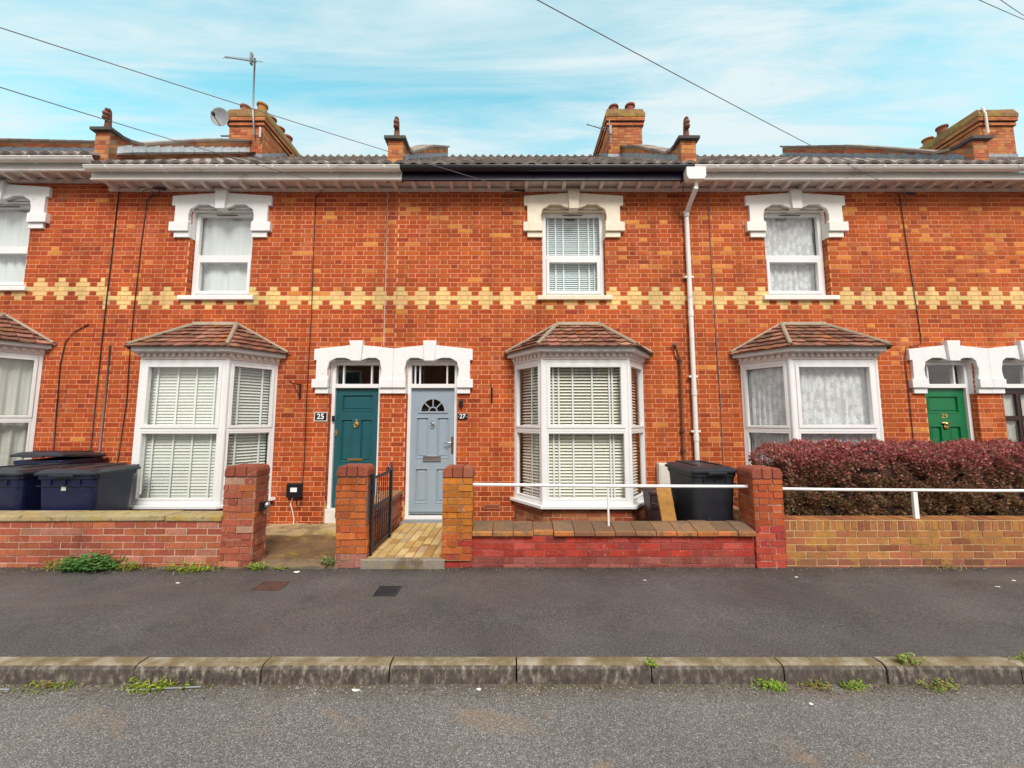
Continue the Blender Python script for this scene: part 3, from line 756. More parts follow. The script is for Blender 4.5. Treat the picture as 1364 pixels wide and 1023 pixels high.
def eaves(house, x0, x1, dz, dark, shift=0):
    s = MB(); z = EAVE + dz
    s.box(x0, x1, 5.78, FY + .1, z + .075, z + .10)                   # soffit board
    s.box(x0, x1, FY - .03, FY + .02, z - .005, z + .05)              # bed mould
    k = int(round((x1 - x0) / .298))
    for i in range(k):
        x = x0 + (i + .5) * (x1 - x0) / k
        s.prism([(FY - .032, z - .002), (FY - .032, z + .073), (5.785, z + .073), (5.785, z + .03), (5.83, z + .022), (5.90, z - .002)], (x, 0, 0), Yv, Zv, X, -.028, .028)
    s.build('eaves', 'soffit', house)
    f = MB()
    if dark:
        f.box(x0, x1, 5.745, 5.779, z + .005, z + .15)
        fa = f.build('fascia', 'fascia_dark', house)
    else:
        f.box(x0, x1, 5.752, 5.779, z + .005, z + .14); f.box(x0, x1, 5.735, 5.752, z + .008, z + .036)
        fa = f.build('fascia', 'pvc_old', house, bevel=.004)
    g = MB(); n = 8; r = .058; yc, zc = 5.68, z + .165
    prof = [(yc + r * math.cos(math.pi + math.pi * i / n), zc + r * math.sin(math.pi + math.pi * i / n)) for i in range(n + 1)]
    inner = [(yc + (r - .005) * math.cos(math.pi + math.pi * i / n), zc + .002 + (r - .005) * math.sin(math.pi + math.pi * i / n)) for i in range(n + 1)]
    lip = [(yc - r - .006, zc), (yc - r - .006, zc + .012), (yc - r + .004, zc + .012)]
    poly = lip[::-1][:0] + prof + inner[::-1]
    g.prism(poly, (x0, 0, 0), Yv, Zv, X, 0, x1 - x0)
    g.prism([(yc - r - .007, zc - .004), (yc - r - .0005, zc - .004), (yc - r - .0005, zc + .010), (yc - r - .007, zc + .010)], (x0, 0, 0), Yv, Zv, X, 0, x1 - x0)
    x = x0 + .35
    while x < x1 - .1:                                                # gutter brackets and unions
        pr = [(yc + (r + .007) * math.cos(math.pi * 1.0 + math.pi * i / n), zc + (r + .007) * math.sin(math.pi + math.pi * i / n)) for i in range(n + 1)]
        g.prism(pr + [(yc + r, zc + .008), (yc - r - .009, zc + .012)], (x, 0, 0), Yv, Zv, X, -.016, .016)
        x += .86
    g.build('gutter', 'black' if dark else 'pvc_old', house)

def facade(house, hx0, hx1, dz, openings, orange, wide=()):
    m = MB()
    def colf(p, kk, kind):
        if 0 <= kk <= 4:
            yel = kk == 2 or (kk in (0, 4) and kind == 'h') or (kk in (1, 3) and kind == 's')
            if yel: return vary(YELLOW if rng.random() > .04 else ORANGE, .09)
        c = pick(RED)
        lean = (p.x + 8.5) / 16.0
        pr = orange * (1.0 if 3.8 + dz < p.z < 5.1 + dz else .25)
        if rng.random() < pr: c = ORANGE if rng.random() < .6 else (.58, .19, .045)
        k = max(0, min(1, lean)) * .18
        c = (c[0] + k * .16, c[1] + k * .10, c[2])
        if p.z < .5: c = tuple(q * .72 for q in c) if rng.random() < .6 else c
        return vary(c, .11)
    z0 = -.10 + dz
    holes = [(a - hx0, b - hx0, c - z0, d - z0) for a, b, c, d in list(openings) + list(wide)]
    bricks(m, (hx0, FY, z0), X, Zv, -Yv, hx1 - hx0, EAVE + .075 + dz - z0, holes, x_off=hx0 + 1.789, z_off=z0 - .01 - dz, colf=colf, k0=45)
    for a, b, c, d in openings:                                       # reveals
        for x, nx in ((a, 1), (b, -1)):
            bricks(m, (x, FY + .004, c), Yv, Zv, X * nx, .17, d - c, x_off=0, z_off=c - .01 - dz, colf=colf, k0=0)
        m.face([(a, FY, d), (b, FY, d), (b, FY + .17, d), (a, FY + .17, d)], (.2, .1, .06))
        m.face([(a, FY, c), (b, FY, c), (b, FY + .17, c), (a, FY + .17, c)], (.2, .1, .06))
    # side and back skins
    m.col = (.40, .12, .06)
    m.box(hx0 + .02, hx0 + .10, FY + .02, 13.7, z0, EAVE + dz); m.box(hx1 - .10, hx1 - .02, FY + .02, 13.7, z0, EAVE + dz)
    m.box(hx0 + .02, hx1 - .02, 13.7, 13.8, z0, EAVE + dz)
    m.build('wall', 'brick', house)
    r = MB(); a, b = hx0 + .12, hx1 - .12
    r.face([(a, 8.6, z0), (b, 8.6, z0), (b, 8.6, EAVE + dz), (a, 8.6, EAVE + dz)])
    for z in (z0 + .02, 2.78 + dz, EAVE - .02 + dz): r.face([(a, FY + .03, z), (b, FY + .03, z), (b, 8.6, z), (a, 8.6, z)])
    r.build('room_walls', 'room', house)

def parapet(house, px, dz, chim, shade):
    """raised party wall with kneeler pier, copings and flashings"""
    m = MB(); hw = .12; yf = 5.80
    pal = [((.54, .18, .07), 3), ((.48, .13, .05), 3), ((.58, .24, .10), 2), ((.40, .11, .05), 2)]
    if shade: pal = [((.66, .27, .08), 3), ((.58, .20, .06), 3), ((.48, .14, .05), 2)]
    def colf(p, k, kind): return vary(pick(pal), .2)
    ye = (8.95 if chim else RIDGE_Y)
    mo = (.40, .24, .16)
    bricks(m, (px - hw, yf, 5.48 + dz), X, Zv, -Yv, 2 * hw, .60, x_off=.05, z_off=0, colf=colf, mortar=mo)
    prof = [(yf, 6.08), (yf + .15, 6.08), (yf + .28, 6.11), (yf + .50, roofz(yf + .50) + .19)]
    n = 22; ys = [yf + (ye - yf) * i / n for i in range(n + 1)]
    def topz(y):
        if y >= prof[-1][0]: return roofz(y) + .19 + .15 * min(1, (y - prof[-1][0]) / 1.6)
        for (a, za), (b, zb) in zip(prof, prof[1:]):
            if a <= y <= b: return za + (zb - za) * (y - a) / (b - a)
    st = .215; k = 0; run = yf
    sl = Vector((0, 1, RS)).normalized(); dn = Vector((0, -RS, 1)).normalized()
    for s in (-1, 1):
        # bricks of the flank follow the slope in courses
        for c in range(7):
            y = yf + (c % 2) * .11
            while y < ye:
                y2 = min(y + st, ye)
                zb = lambda q: roofz(q) + dz - .16 + c * .075
                t = min(topz(y), topz(y2)) + dz
                if zb(y) + .07 < t + .02:
                    xo = px + s * hw
                    F = [(xo, y + .005, zb(y) + .005), (xo, y2 - .005, zb(y2 - .01) + .005), (xo, y2 - .005, zb(y2 - .01) + .068), (xo, y + .005, zb(y) + .068)]
                    m.face(F, colf(None, 0, 's'))
                y += st
        m.add([(px + s * (hw - .004), ys[i], (roofz(ys[i]) - .3 if j == 0 else topz(ys[i])) + dz) for i in range(n + 1) for j in (0, 1)],
              [(2 * i, 2 * i + 2, 2 * i + 3, 2 * i + 1) for i in range(n)], mo)
    m.add([(px - hw, ye, roofz(ye) - .3 + dz), (px + hw, ye, roofz(ye) - .3 + dz), (px + hw, ye, topz(ye) + dz), (px - hw, ye, topz(ye) + dz)], [(0, 1, 2, 3)], mo)
    pw = m.build('parapet', 'pot', house)
    c = MB()
    yy = [yf - .05, yf + .15, yf + .28, yf + .50]
    y = yf + .50
    while y < ye - .01: y = min(y + .34, ye + .03); yy.append(y)
    for i in range(len(yy) - 1):
        a, b = yy[i], yy[i + 1]; za, zb_ = topz(max(a, yf)) + dz, topz(min(max(b, yf), ye)) + dz + (max(0, b - ye) * RS)
        col = vary((.30, .24, .20), .25) if i > 1 else vary((.10, .09, .09), .1)
        g = .004 if i > 2 else 0
        hw2 = hw + (.045 if i else .05)
        vs = [(px + sx * hw2, yq, zq + zo) for (yq, zq) in ((a + g, za), (b - g, zb_)) for sx in (-1, 1) for zo in (.004, .052)]
        vs[1] = (vs[1][0], vs[1][1], vs[1][2]);
        c.add(vs, [(0, 1, 3, 2), (4, 6, 7, 5), (0, 4, 5, 1), (2, 3, 7, 6), (1, 5, 7, 3), (0, 2, 6, 4)], col)
    c.build('coping', 'pot', pw)
    for s in (-1, 1):
        l = MB(); y = yf + .12
        while y < ye:
            y2 = min(y + .26, ye); xo = px + s * (hw + .003)
            l.add([(xo, y, roofz(y) + .03 + dz), (xo, y2, roofz(y2) + .03 + dz), (xo, y2 - .03, roofz(y2) + .185 + dz), (xo, y, roofz(y) + .17 + dz)], [(0, 1, 2, 3)])
            l.add([(xo, y, roofz(y) + .055 + dz), (xo, y2, roofz(y2) + .055 + dz), (xo + s * .16, y2, roofz(y2) + .075 + dz), (xo + s * .16, y, roofz(y) + .07 + dz)], [(0, 1, 2, 3)])
            y += .24
        l.build('flashing', 'lead_white' if (abs(px + 6.56) < .1 and s > 0) else 'lead', pw)
    if px > 7: return pw
    f = MB(); b = Vector((px, yf + .06, 6.13 + dz)); tc = (.17, .065, .045)
    f.lathe([(.075, 0), (.07, .03), (.048, .06), (.042, .16), (.036, .30), (.030, .36), (.008, .40)], b, 12, col=tc)
    f.lathe([(.005, -.04), (.035, -.03), (.045, 0), (.035, .03), (.005, .04)], b + Vector((0, -.05, .20)), 10, col=tc)
    f.lathe([(.005, -.035), (.036, -.025), (.045, 0), (.036, .025), (.005, .035)], b + Vector((0, -.052, .275)), 10, col=(.26, .12, .09))
    f.lathe([(.005, -.035), (.03, -.022), (.036, 0), (.03, .022), (.005, .035)], b + Vector((0, -.03, .345)), 10, col=tc)
    f.build('finial', 'pot', pw, smooth=True)
    return pw

def chimney(roofob, cx, shade):
    m = MB(); x0, x1, y0, y1 = cx - .42, cx + .42, 8.92, 10.5; zt = 9.0
    pal = [((.50, .15, .055), 3), ((.55, .20, .08), 3), ((.42, .10, .045), 2), ((.58, .22, .06), 2)]
    def colf(p, k, kind): return vary(pick(pal), .2)
    mo = (.34, .20, .13)
    def shell(x0, x1, y0, y1, z0, z1):
        bricks(m, (x0, y0, z0), X, Zv, -Yv, x1 - x0, z1 - z0, colf=colf, mortar=mo, z_off=z0)
        bricks(m, (x1, y0, z0), Yv, Zv, X, y1 - y0, z1 - z0, colf=colf, mortar=mo, z_off=z0)
        bricks(m, (x0, y1, z0), -Yv, Zv, -X, y1 - y0, z1 - z0, colf=colf, mortar=mo, z_off=z0)
        bricks(m, (x1, y1, z0), -X, Zv, Yv, x1 - x0, z1 - z0, colf=colf, mortar=mo, z_off=z0)
        for z in (z0, z1): m.face([(x0, y0, z), (x1, y0, z), (x1, y1, z), (x0, y1, z)], (.16, .09, .06))
    shell(x0, x1, y0, y1, 7.4, 8.85); shell(x0 - .035, x1 + .035, y0 - .035, y1 + .035, 8.851, 8.926); shell(x0 - .01, x1 + .01, y0 - .01, y1 + .01, 8.927, 8.96); shell(x0 - .06, x1 + .06, y0 - .06, y1 + .06, 8.961, 9.06)
    ch = m.build('chimney', 'pot', roofob)
    c = MB(); r = random.Random(int(cx * 10))
    def ring(d, z, j=0): return [Vector((x, y, z + r.uniform(-j, j))) for x, y in ((x0 - d, y0 - d), ((x0 + x1) / 2, y0 - d), (x1 + d, y0 - d), (x1 + d, (y0 + y1) / 2), (x1 + d, y1 + d), ((x0 + x1) / 2, y1 + d), (x0 - d, y1 + d), (x0 - d, (y0 + y1) / 2))]
    c.rings([ring(.07, 9.061), ring(.07, 9.13, .02), ring(.02, 9.28, .03), ring(-.08, 9.36, .03)], (.27, .15, .07))
    c.build('mossy_cap', 'moss', ch)
    for i in (range(4) if cx < 9 else (2, 3)):
        for s in (-1, 1):
            p = MB(); q = (cx + s * .21, y0 + .22 + i * .37, 9.24)
            h = .33 + r.uniform(-.05, .04)
            col = vary(pick([((.42, .17, .05), 2), ((.34, .11, .06), 2), ((.30, .09, .06), 1)]), .15)
            p.lathe([(.115, 0), (.10, h * .8), (.10, h * .86), (.128, h * .88), (.128, h), (.10, h), (.09, h - .25)], q, 14, col=col)
            p.build('chimney_pot', 'pot', ch, smooth=False)
    fl = MB(); fl.box(x0 - .012, x1 + .012, y0 - .012, y0 - .002, roofz(y0) - .05, roofz(y0) + .16)
    for s in (-1, 1):
        xo = (x0 if s < 0 else x1) + s * .004; y = y0
        while y < RIDGE_Y:
            y2 = min(y + .26, RIDGE_Y); fl.add([(xo, y, roofz(y)), (xo, y2, roofz(y2)), (xo, y2 - .02, roofz(y2) + .17), (xo, y, roofz(y) + .17)], [(0, 1, 2, 3)]); y += .26
    fl.build('flashing', 'lead', ch)
    return ch

# ------------------------------------------------------------------ the five houses
HOUSES = [
    dict(n=0, label='leftmost brick house, cut off by the frame, plain pale curtains and eaves a step higher', dz=.15, flip=True, paint='white_paint', win='curtain', bay='curtain', door=None, orange=.02),
    dict(n=1, label='brick terraced house with teal panelled front door and net curtain in its upper window', dz=0, flip=True, paint='white_paint', win='net', bay='blind_closed', door='teal', orange=.045),
    dict(n=2, label='middle brick terraced house with grey blue front door, cream window hood and dark purple fascia', dz=0, flip=False, paint='cream_paint', win='blind', bay='blind_open', door='grey', orange=.06),
    dict(n=3, label='brick terraced house with green front door and lace curtains behind the purple hedge', dz=0, flip=True, paint='offwhite_paint', win='lace', bay='lace', door='green', orange=.16),
    dict(n=4, label='brick house at the right edge, mostly out of frame, with dark brown glazed door', dz=0, flip=False, paint='white_paint', win=None, bay=None, door='brown', orange=.12),
]
# flip=True: bay on the left, door at the right party line
houses = {}
for h in HOUSES:
    x0, x1 = PARTY[h['n']], PARTY[h['n'] + 1]; dz = h['dz']
    ho = thing('terraced_house', h['label'], 'house', ((x0 + x1) / 2, FY, dz), 'houses of the terrace'); houses[h['n']] = ho
    dpx, ds = (x1, -1) if h['flip'] else (x0, 1)
    if h['n'] == 0: bx, wx = -8.42, -8.38
    elif h['flip']: bx, wx = {1: -4.70, 3: 4.61}[h['n']], {1: -4.735, 3: 4.625}[h['n']]
    else: bx, wx = {2: 1.05, 4: 10.4}[h['n']], {2: 1.005, 4: 10.4}[h['n']]
    if h['n'] == 0: dpx, ds = x0, 1; bx = -8.42
    ops = []
    if h['win']: ops.append(window_opening(wx, dz))
    if h['bay']: ops.append((bx - .95, bx + .95, .42 + dz, 2.60 + dz))
    if h['door']:
        e = sorted((dpx + ds * .205, dpx + ds * 1.005)); ops.append((e[0], e[1], -.02 + dz, 2.57 + dz))
    wide = []
    if h['win']: wide.append((wx - .575, wx + .575, 4.80 + dz, 5.19 + dz))
    if h['door']:
        e = sorted((dpx + ds * .155, dpx + ds * 1.06)); wide.append((e[0], e[1], 2.24 + dz, 2.63 + dz))
    facade(ho, x0, x1, dz, ops, h['orange'], wide)
    if h['win']: upper_window(ho, wx, dz, h['win'], h['paint'] if h['n'] != 1 else 'pvc', h['n']); window_lintel(ho, wx, dz, h['paint'])
    if h['bay']: bay(ho, bx, dz, h['bay'], h['n'] * 7)
    if h['door']: front_door(ho, dpx, ds, dz, h['door']); door_lintel(ho, dpx, ds, dz, 'white_paint')
    eaves(ho, x0 + (.0 if h['n'] != 1 else -.06), x1 + (.07 if h['n'] == 0 else 0) + (.13 if h['n'] == 1 else 0) if h['n'] != 2 else x1 - .02, dz, h['n'] == 2) if h['n'] != 2 else eaves(ho, x0 + .135, x1 - .02, dz, True)
    rf = roof(ho, x0, x1, dz)
    if h['n'] == 0:
        parapet(ho, x0, dz, False, False); parapet(ho, x1, dz, True, False); chimney(rf, x1, False)
    if h['n'] == 1: parapet(ho, x1, dz, False, True)
    if h['n'] == 2: parapet(ho, x1, dz, True, True); chimney(rf, x1 - .03, True)
    if h['n'] == 3: parapet(ho, x1, dz, False, False)
    if h['n'] == 4: chimney(rf, 11.97, False)
    if h['n'] == 2:
        d = MB(); xd = 2.83
        d.prism([(-.12, 5.30), (.12, 5.30), (.15, 5.36), (.15, 5.50), (-.15, 5.50), (-.15, 5.36)], (xd, 0, 0), X, Zv, Yv, 5.60, 5.72)
        ho_ = d.build('hopper', 'pvc_old', ho, bevel=.008)
        d = MB(); d.tube([(xd + .02, 5.67, 5.31), (xd + .02, 5.68, 5.20), (xd, 5.98, 4.98), (xd, 5.99, 4.85), (xd, 5.99, .75), (xd, 5.99, .02)], .036, 12)
        for z in (4.95, 3.3, 2.05, 1.35): d.lathe([(.043, -.045), (.043, .045)], (xd, 5.99, z), 12)
        for z in (3.9, 2.3, 1.45): d.box(xd - .07, xd + .07, 5.985, 6.045, z - .015, z + .015)
        d.build('downpipe', 'pvc_old', ho, smooth=False)

# ------------------------------------------------------------------ ground
gr = MB(); gr.box(-150, 150, -150, 150, -.40, -.30); tag(gr.build('ground', 'soil'), kind='structure')
rd = MB(); rd.face([(-80, -8, -.142), (80, -8, -.142), (80, 2.80, -.142), (-80, 2.80, -.142)]); tag(rd.build('road', 'road'), kind='structure')
pv = MB()
nx, xs = 60, None
pv.face([(-80, 2.868, -.030), (80, 2.868, -.030), (80, 4.46, .0), (-80, 4.46, .0)]); tag(pv.build('pavement', 'pavement'), kind='structure')
gd = MB()
gd.face([(-40, 4.46, -.006), (40, 4.46, -.006), (40, 6.1, .012), (-40, 6.1, .012)]); tag(gd.build('garden_ground', 'soil'), kind='structure')
kb = MB(); x = -14.66; r = random.Random(3)
joints = [-3.42 - .913 * k for k in range(12, 0, -1)] + [-2.54, -1.685, -.825, .03, .94, 1.83, 2.52, 3.42] + [3.42 + .913 * k for k in range(1, 12)]
joints = sorted(joints)
for a, b in zip(joints, joints[1:]):
    t, dy = r.uniform(-.003, .003), r.uniform(-.004, .004)
    pf = [(2.870, -.20), (2.870, -.0285 + t), (2.806 + dy, -.027 + t), (2.782 + dy, -.034 + t), (2.768 + dy, -.052 + t), (2.762 + dy, -.20)]
    kb.prism(pf, (a + .005, 0, 0), Yv, Zv, X, 0, b - a - .010)
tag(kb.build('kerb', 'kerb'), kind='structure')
# opposite side of the street, only ever met by the light and the window reflections
op = MB(); op.face([(-80, -12, -.06), (80, -12, -.06), (80, -8, -.03), (-80, -8, -.03)]); tag(op.build('far_pavement', 'pavement'), kind='structure')

for i, xh in enumerate((-12.0, -4.6, 2.8, 10.2)):
    oh = thing('facing_house', ('plain brick house across the street, first', 'plain brick house across the street, second', 'plain brick house across the street, third', 'plain brick house across the street, fourth')[i] + ' along, met as a reflection in the windows', 'house', (xh, -12.2, 0), 'houses across the street')
    m = MB(); m.box(xh - 3.6, xh + 3.6, -19, -12.2, -.05, 5.4, (.38, .12, .06)); m.build('wall', 'brick', oh)
    m = MB(); m.prism([(-19.4, 5.41), (-11.9, 5.41), (-15.6, 8.3)], (xh - 3.6, 0, 0), Yv, Zv, X, 0, 7.2, (.16, .12, .11)); m.build('roof', 'pot', oh)
    for wx, wz, ww, wh in ((-1.7, .7, .9, 1.6), (-1.7, 3.4, .7, 1.4), (1.7, 3.4, .7, 1.4)):
        m = MB(); frame_rect(m, (xh + wx, -12.2, 0), X, Yv, -ww, ww, wz, wz + wh, .08, .002, .05); w_ = m.build('window', 'pvc', oh)
        m = MB(); m.box(xh + wx - ww + .08, xh + wx + ww - .08, -12.198, -12.18, wz + .08, wz + wh - .08); m.build('pane', 'black', w_)
    m = MB(); m.box(xh + 1.1, xh + 2.0, -12.198, -12.14, .1, 2.2); m.build('door', 'brown', oh)
# path of the grey-blue door: block pavers behind a stone edging
pp = MB()
pp.face([(-1.64, 4.40, .086), (-.46, 4.40, .086), (-.46, 5.94, .086), (-1.64, 5.94, .086)], (.30, .20, .10))
rows_x = -1.63; r = random.Random(5)
while rows_x < -.50:
    y = 4.50 - r.uniform(0, .2)
    while y < 5.93:
        ln = .21 if r.random() < .8 else .105
        c = pick([((.56, .38, .15), 4), ((.62, .45, .21), 3), ((.46, .28, .09), 2), ((.50, .36, .20), 2), ((.40, .23, .07), 1)])
        a, b = max(y, 4.475), min(y + ln, 5.94)
        if b - a > .03:
            vs = [(rows_x + q, p, z) for z, e in ((.086, 0), (.0955 + r.uniform(-.001, .001), .004)) for q, p in ((.003 + e, a + .003 + e), (.097 - e, a + .003 + e), (.097 - e, b - .003 - e), (.003 + e, b - .003 - e))]
            pp.add(vs, [(4, 5, 6, 7), (0, 1, 5, 4), (1, 2, 6, 5), (2, 3, 7, 6), (3, 0, 4, 7)], vary(c, .14))
        y += ln
    rows_x += .104
tag(pp.build('block_paved_path', 'paver'), kind='structure')
ed = MB(); ed.prism([(4.40, -.02), (4.40, .088), (4.412, .097), (4.474, .097), (4.474, -.02)], (-1.66, 0, 0), Yv, Zv, X, 0, .92, (.27, .235, .19))
tag(ed.build('path_edging', 'concrete'), kind='structure')
# path of the teal door: old mossy concrete
cp = MB(); n_ = 14
for i in range(n_):
    for j in range(n_):
        q = lambda a, b: (-3.90 + 1.99 * a / n_, 4.41 + 1.66 * b / n_, (.016 + .028 * b / n_) + (.012 if b / n_ > .64 else 0) + .006 * math.sin(a * 1.7) * math.cos(b * 1.3))
        c = (.50, .37, .20) if j / n_ > .62 else ((.22, .125, .06) if j > 1 else (.25, .18, .11))
        cp.face([q(i, j), q(i + 1, j), q(i + 1, j + 1), q(i, j + 1)], c)
cp.face([(-3.90, 4.41, -.02), (-1.91, 4.41, -.02), (-1.91, 4.41, .016), (-3.90, 4.41, .016)], (.2, .17, .12))
tag(cp.build('concrete_path', 'concrete'), kind='structure')

# ------------------------------------------------------------------ garden walls, piers
def rounded_cap(m, x0, x1, y0, y1, z0, z1, cols, rad=.055, n=3):
    wd = (x1 - x0) / n
    for i in range(n):
        a, b = x0 + wd * i + .003, x0 + wd * (i + 1) - .003
        pts = [(a, z0), (b, z0)]
        if i == n - 1: pts += [(b, z1 - rad), (b - rad * .3, z1 - rad * .3), (b - rad, z1)]
        else: pts += [(b, z1)]
        if i == 0: pts += [(a + rad, z1), (a + rad * .3, z1 - rad * .3), (a, z1 - rad)]
        else: pts += [(a, z1)]
        m.prism(pts, (0, 0, 0), X, Zv, Yv, y0, y1, vary(pick(cols), .2))
def pier(label, x0, x1, pal, cap, h=1.11, y0=4.42, dp=.235, mo=(.46, .28, .19), lean=0, mt='brick_garden', low=None, seed=1):
    m = MB(); zc = h - .125
    def colf(p, k, kind):
        if low and p.z < low[0]: return vary(pick(low[1]), .2)
        return vary(pick(pal), .2)
    for (O, u, n, w) in (((x0, y0, -.02), X, -Yv, x1 - x0), ((x1, y0, -.02), Yv, X, dp), ((x0, y0 + dp, -.02), -Yv, -X, dp), ((x1, y0 + dp, -.02), -X, Yv, x1 - x0)):
        bricks(m, O, u, Zv, n, w, zc + .02, z_off=-.02, x_off=.06, colf=colf, mortar=mo, rec=.009, jit=.0045, st=.225, hd=.112)
    if lean:
        m.v = [(x + lean * max(z, 0) + .012 * math.sin(z * 7), y, z) for x, y, z in m.v]
    root = thing('garden_pier', label, 'brick pier', ((x0 + x1) / 2, y0, 0), 'front garden piers')
    m.build('pier_shaft', mt, root)
    c = MB(); rounded_cap(c, x0 - .008, x1 + .008, y0 - .008, y0 + dp + .008, zc + .001, h, cap)
    if lean: c.v = [(x + lean * z, y, z) for x, y, z in c.v]
    c.build('pier_cap', mt, root, bevel=.012)
    return root
OLD = [((.40, .11, .06), 3), ((.34, .09, .055), 3), ((.46, .17, .10), 2), ((.50, .28, .20), 1)]
BRIGHT = [((.50, .125, .030), 4), ((.46, .10, .026), 3), ((.52, .145, .035), 2)]
ORNG = [((.55, .19, .025), 4), ((.52, .165, .025), 3), ((.58, .21, .03), 2)]
CAPC = [((.34, .095, .050), 2), ((.29, .075, .045), 2), ((.40, .13, .07), 1)]
PAINT = [((.42, .050, .030), 4), ((.38, .042, .028), 3), ((.44, .075, .055), 2), ((.30, .05, .04), 1)]
pier('weathered brick pier at the right end of the stone coped garden wall', -3.225, -2.87, OLD + [((.46, .13, .04), 4)], CAPC, seed=1, low=(.5, OLD))
pier('leaning orange red brick pier carrying the black iron gate', -1.955, -1.615, BRIGHT, CAPC, lean=-.012 / 1, seed=2, mo=(.28, .16, .11), low=(.16, [((.26, .10, .09), 1), ((.34, .14, .11), 1)]))
pier('orange brick pier between the grey door and the red painted wall', -.775, -.445, ORNG, CAPC, h=1.10, seed=3, mo=(.36, .20, .10), low=(.40, PAINT + BRIGHT))
pier('bright red brick pier between the charcoal bin and the purple hedge', 2.70, 3.03, [((.46, .10, .028), 4), ((.42, .085, .028), 3), ((.50, .13, .035), 2)], CAPC, h=1.085, seed=4, dp=.30, mo=(.52, .33, .27), low=(.42, [((.42, .06, .04), 3), ((.38, .045, .04), 2), ((.44, .08, .04), 2)]))

def low_wall(name, label, x0, x1, h, pal, mo, mt, y0=4.445, dp=.215, soldier=False, seed=1, splash=None):
    root = thing(name, label, 'garden wall', ((x0 + x1) / 2, y0, 0))
    m = MB()
    def colf(p, k, kind):
        if splash and p.z < splash[0]: return vary(pick(splash[1]), .2)
        return vary(pick(pal), .2)
    hb = h - (.112 if soldier else 0)
    zo = .02
    bricks(m, (x0, y0, -zo), X, Zv, -Yv, x1 - x0, hb + zo, z_off=-zo - hb, colf=colf, mortar=mo, rec=.005, jit=.002, bond='stretcher', st=.232)
    bricks(m, (x1, y0 + dp, -zo), -X, Zv, Yv, x1 - x0, hb + zo, z_off=-zo - hb, colf=colf, mortar=mo, rec=.005, bond='stretcher', st=.232)
    for x, n in ((x0, -X), (x1, X)): m.face([(x, y0 + .004, -zo), (x, y0 + dp - .004, -zo), (x, y0 + dp - .004, hb), (x, y0 + .004, hb)], pal[0][0])
    m.face([(x0, y0 + .004, hb - .002), (x1, y0 + .004, hb - .002), (x1, y0 + dp - .004, hb - .002), (x0, y0 + dp - .004, hb - .002)], mo)
    m.build('wall_brickwork', mt, root)
    if soldier:
        s = MB()
        bricks(s, (x0, y0, hb), X, Zv, -Yv, x1 - x0, .112, z_off=0, course=.112, colf=colf, mortar=mo, rec=.005, bond='soldier', jit=.002)
        bricks(s, (x0, y0, h), X, Yv, Zv, x1 - x0, dp, z_off=0, course=dp, colf=colf, mortar=mo, rec=.005, bond='soldier', jit=.002)
        bricks(s, (x1, y0 + dp, hb), -X, Zv, Yv, x1 - x0, .112, z_off=0, course=.112, colf=colf, mortar=mo, rec=.005, bond='soldier', jit=.002)
        s.build('soldier_course', mt, root)
    return root
w1 = low_wall('garden_wall', 'long red brick garden wall with mossy cream stone coping under the navy bins', -9.2, -3.227, .495, [((.40, .105, .055), 3), ((.44, .13, .06), 3), ((.34, .085, .05), 2), ((.46, .19, .12), .8)], (.60, .44, .34), 'brick_garden')
cs = MB(); x = -9.2; r = random.Random(11)
while x < -3.24:
    x2 = min(x + r.uniform(.85, 1.25), -3.232)
    cs.box(x + .004, x2 - .004, 4.425, 4.69, .497, .560 + r.uniform(-.004, .004), vary((.42, .33, .18), .15), jit=.004); x = x2
cs.build('coping_stone', 'stone', w1, bevel=.012)
w2 = low_wall('garden_wall', 'low red painted brick wall with orange bullnose coping below the thin white rail', -.443, 2.698, .335, PAINT, (.34, .10, .085), 'brick_garden', splash=(.13, [((.27, .07, .055), 2), ((.32, .10, .08), 2), ((.24, .07, .06), 1)]))
cs = MB(); x = -.44; r = random.Random(12)
while x < 2.67:
    x2 = min(x + .226, 2.692); miss = .60 < x < .75
    c = vary(pick([((.46, .19, .055), 3), ((.38, .16, .07), 2), ((.50, .16, .05), 2), ((.30, .14, .07), 1.5)]), .15)
    z1 = .437 + r.uniform(-.006, .006); t = r.uniform(-.006, .006)
    if not (-.02 + .24 < x < .44 - .02): pf = [(4.402 + t, .343), (4.397 + t, .350), (4.397 + t, .386), (4.406 + t, .397), (4.60, z1 + .012), (4.675, z1 + .01), (4.675, .343)]
    else: pf = [(4.45, .337), (4.447, .35), (4.45, .385), (4.47, .398), (4.60, z1), (4.675, z1), (4.675, .337)]
    cs.prism(pf, (x + .003, 0, 0), Yv, Zv, X, 0, x2 - x - .006, c); x = x2
    for q in (-4, -3): cs.c[q] = vary((.22, .125, .07), .2)
cs.build('coping_brick', 'coping', w2, bevel=.006)
low_wall('garden_wall', 'lichen yellow brick garden wall with an upright brick course in front of the purple hedge', 3.033, 9.5, .505, [((.40, .16, .060), 4), ((.36, .125, .055), 3), ((.43, .18, .06), 2), ((.31, .10, .05), 1.5)], (.62, .45, .24), 'brick_lichen', soldier=True, splash=(.12, [((.26, .10, .06), 2), ((.34, .11, .07), 2)]))

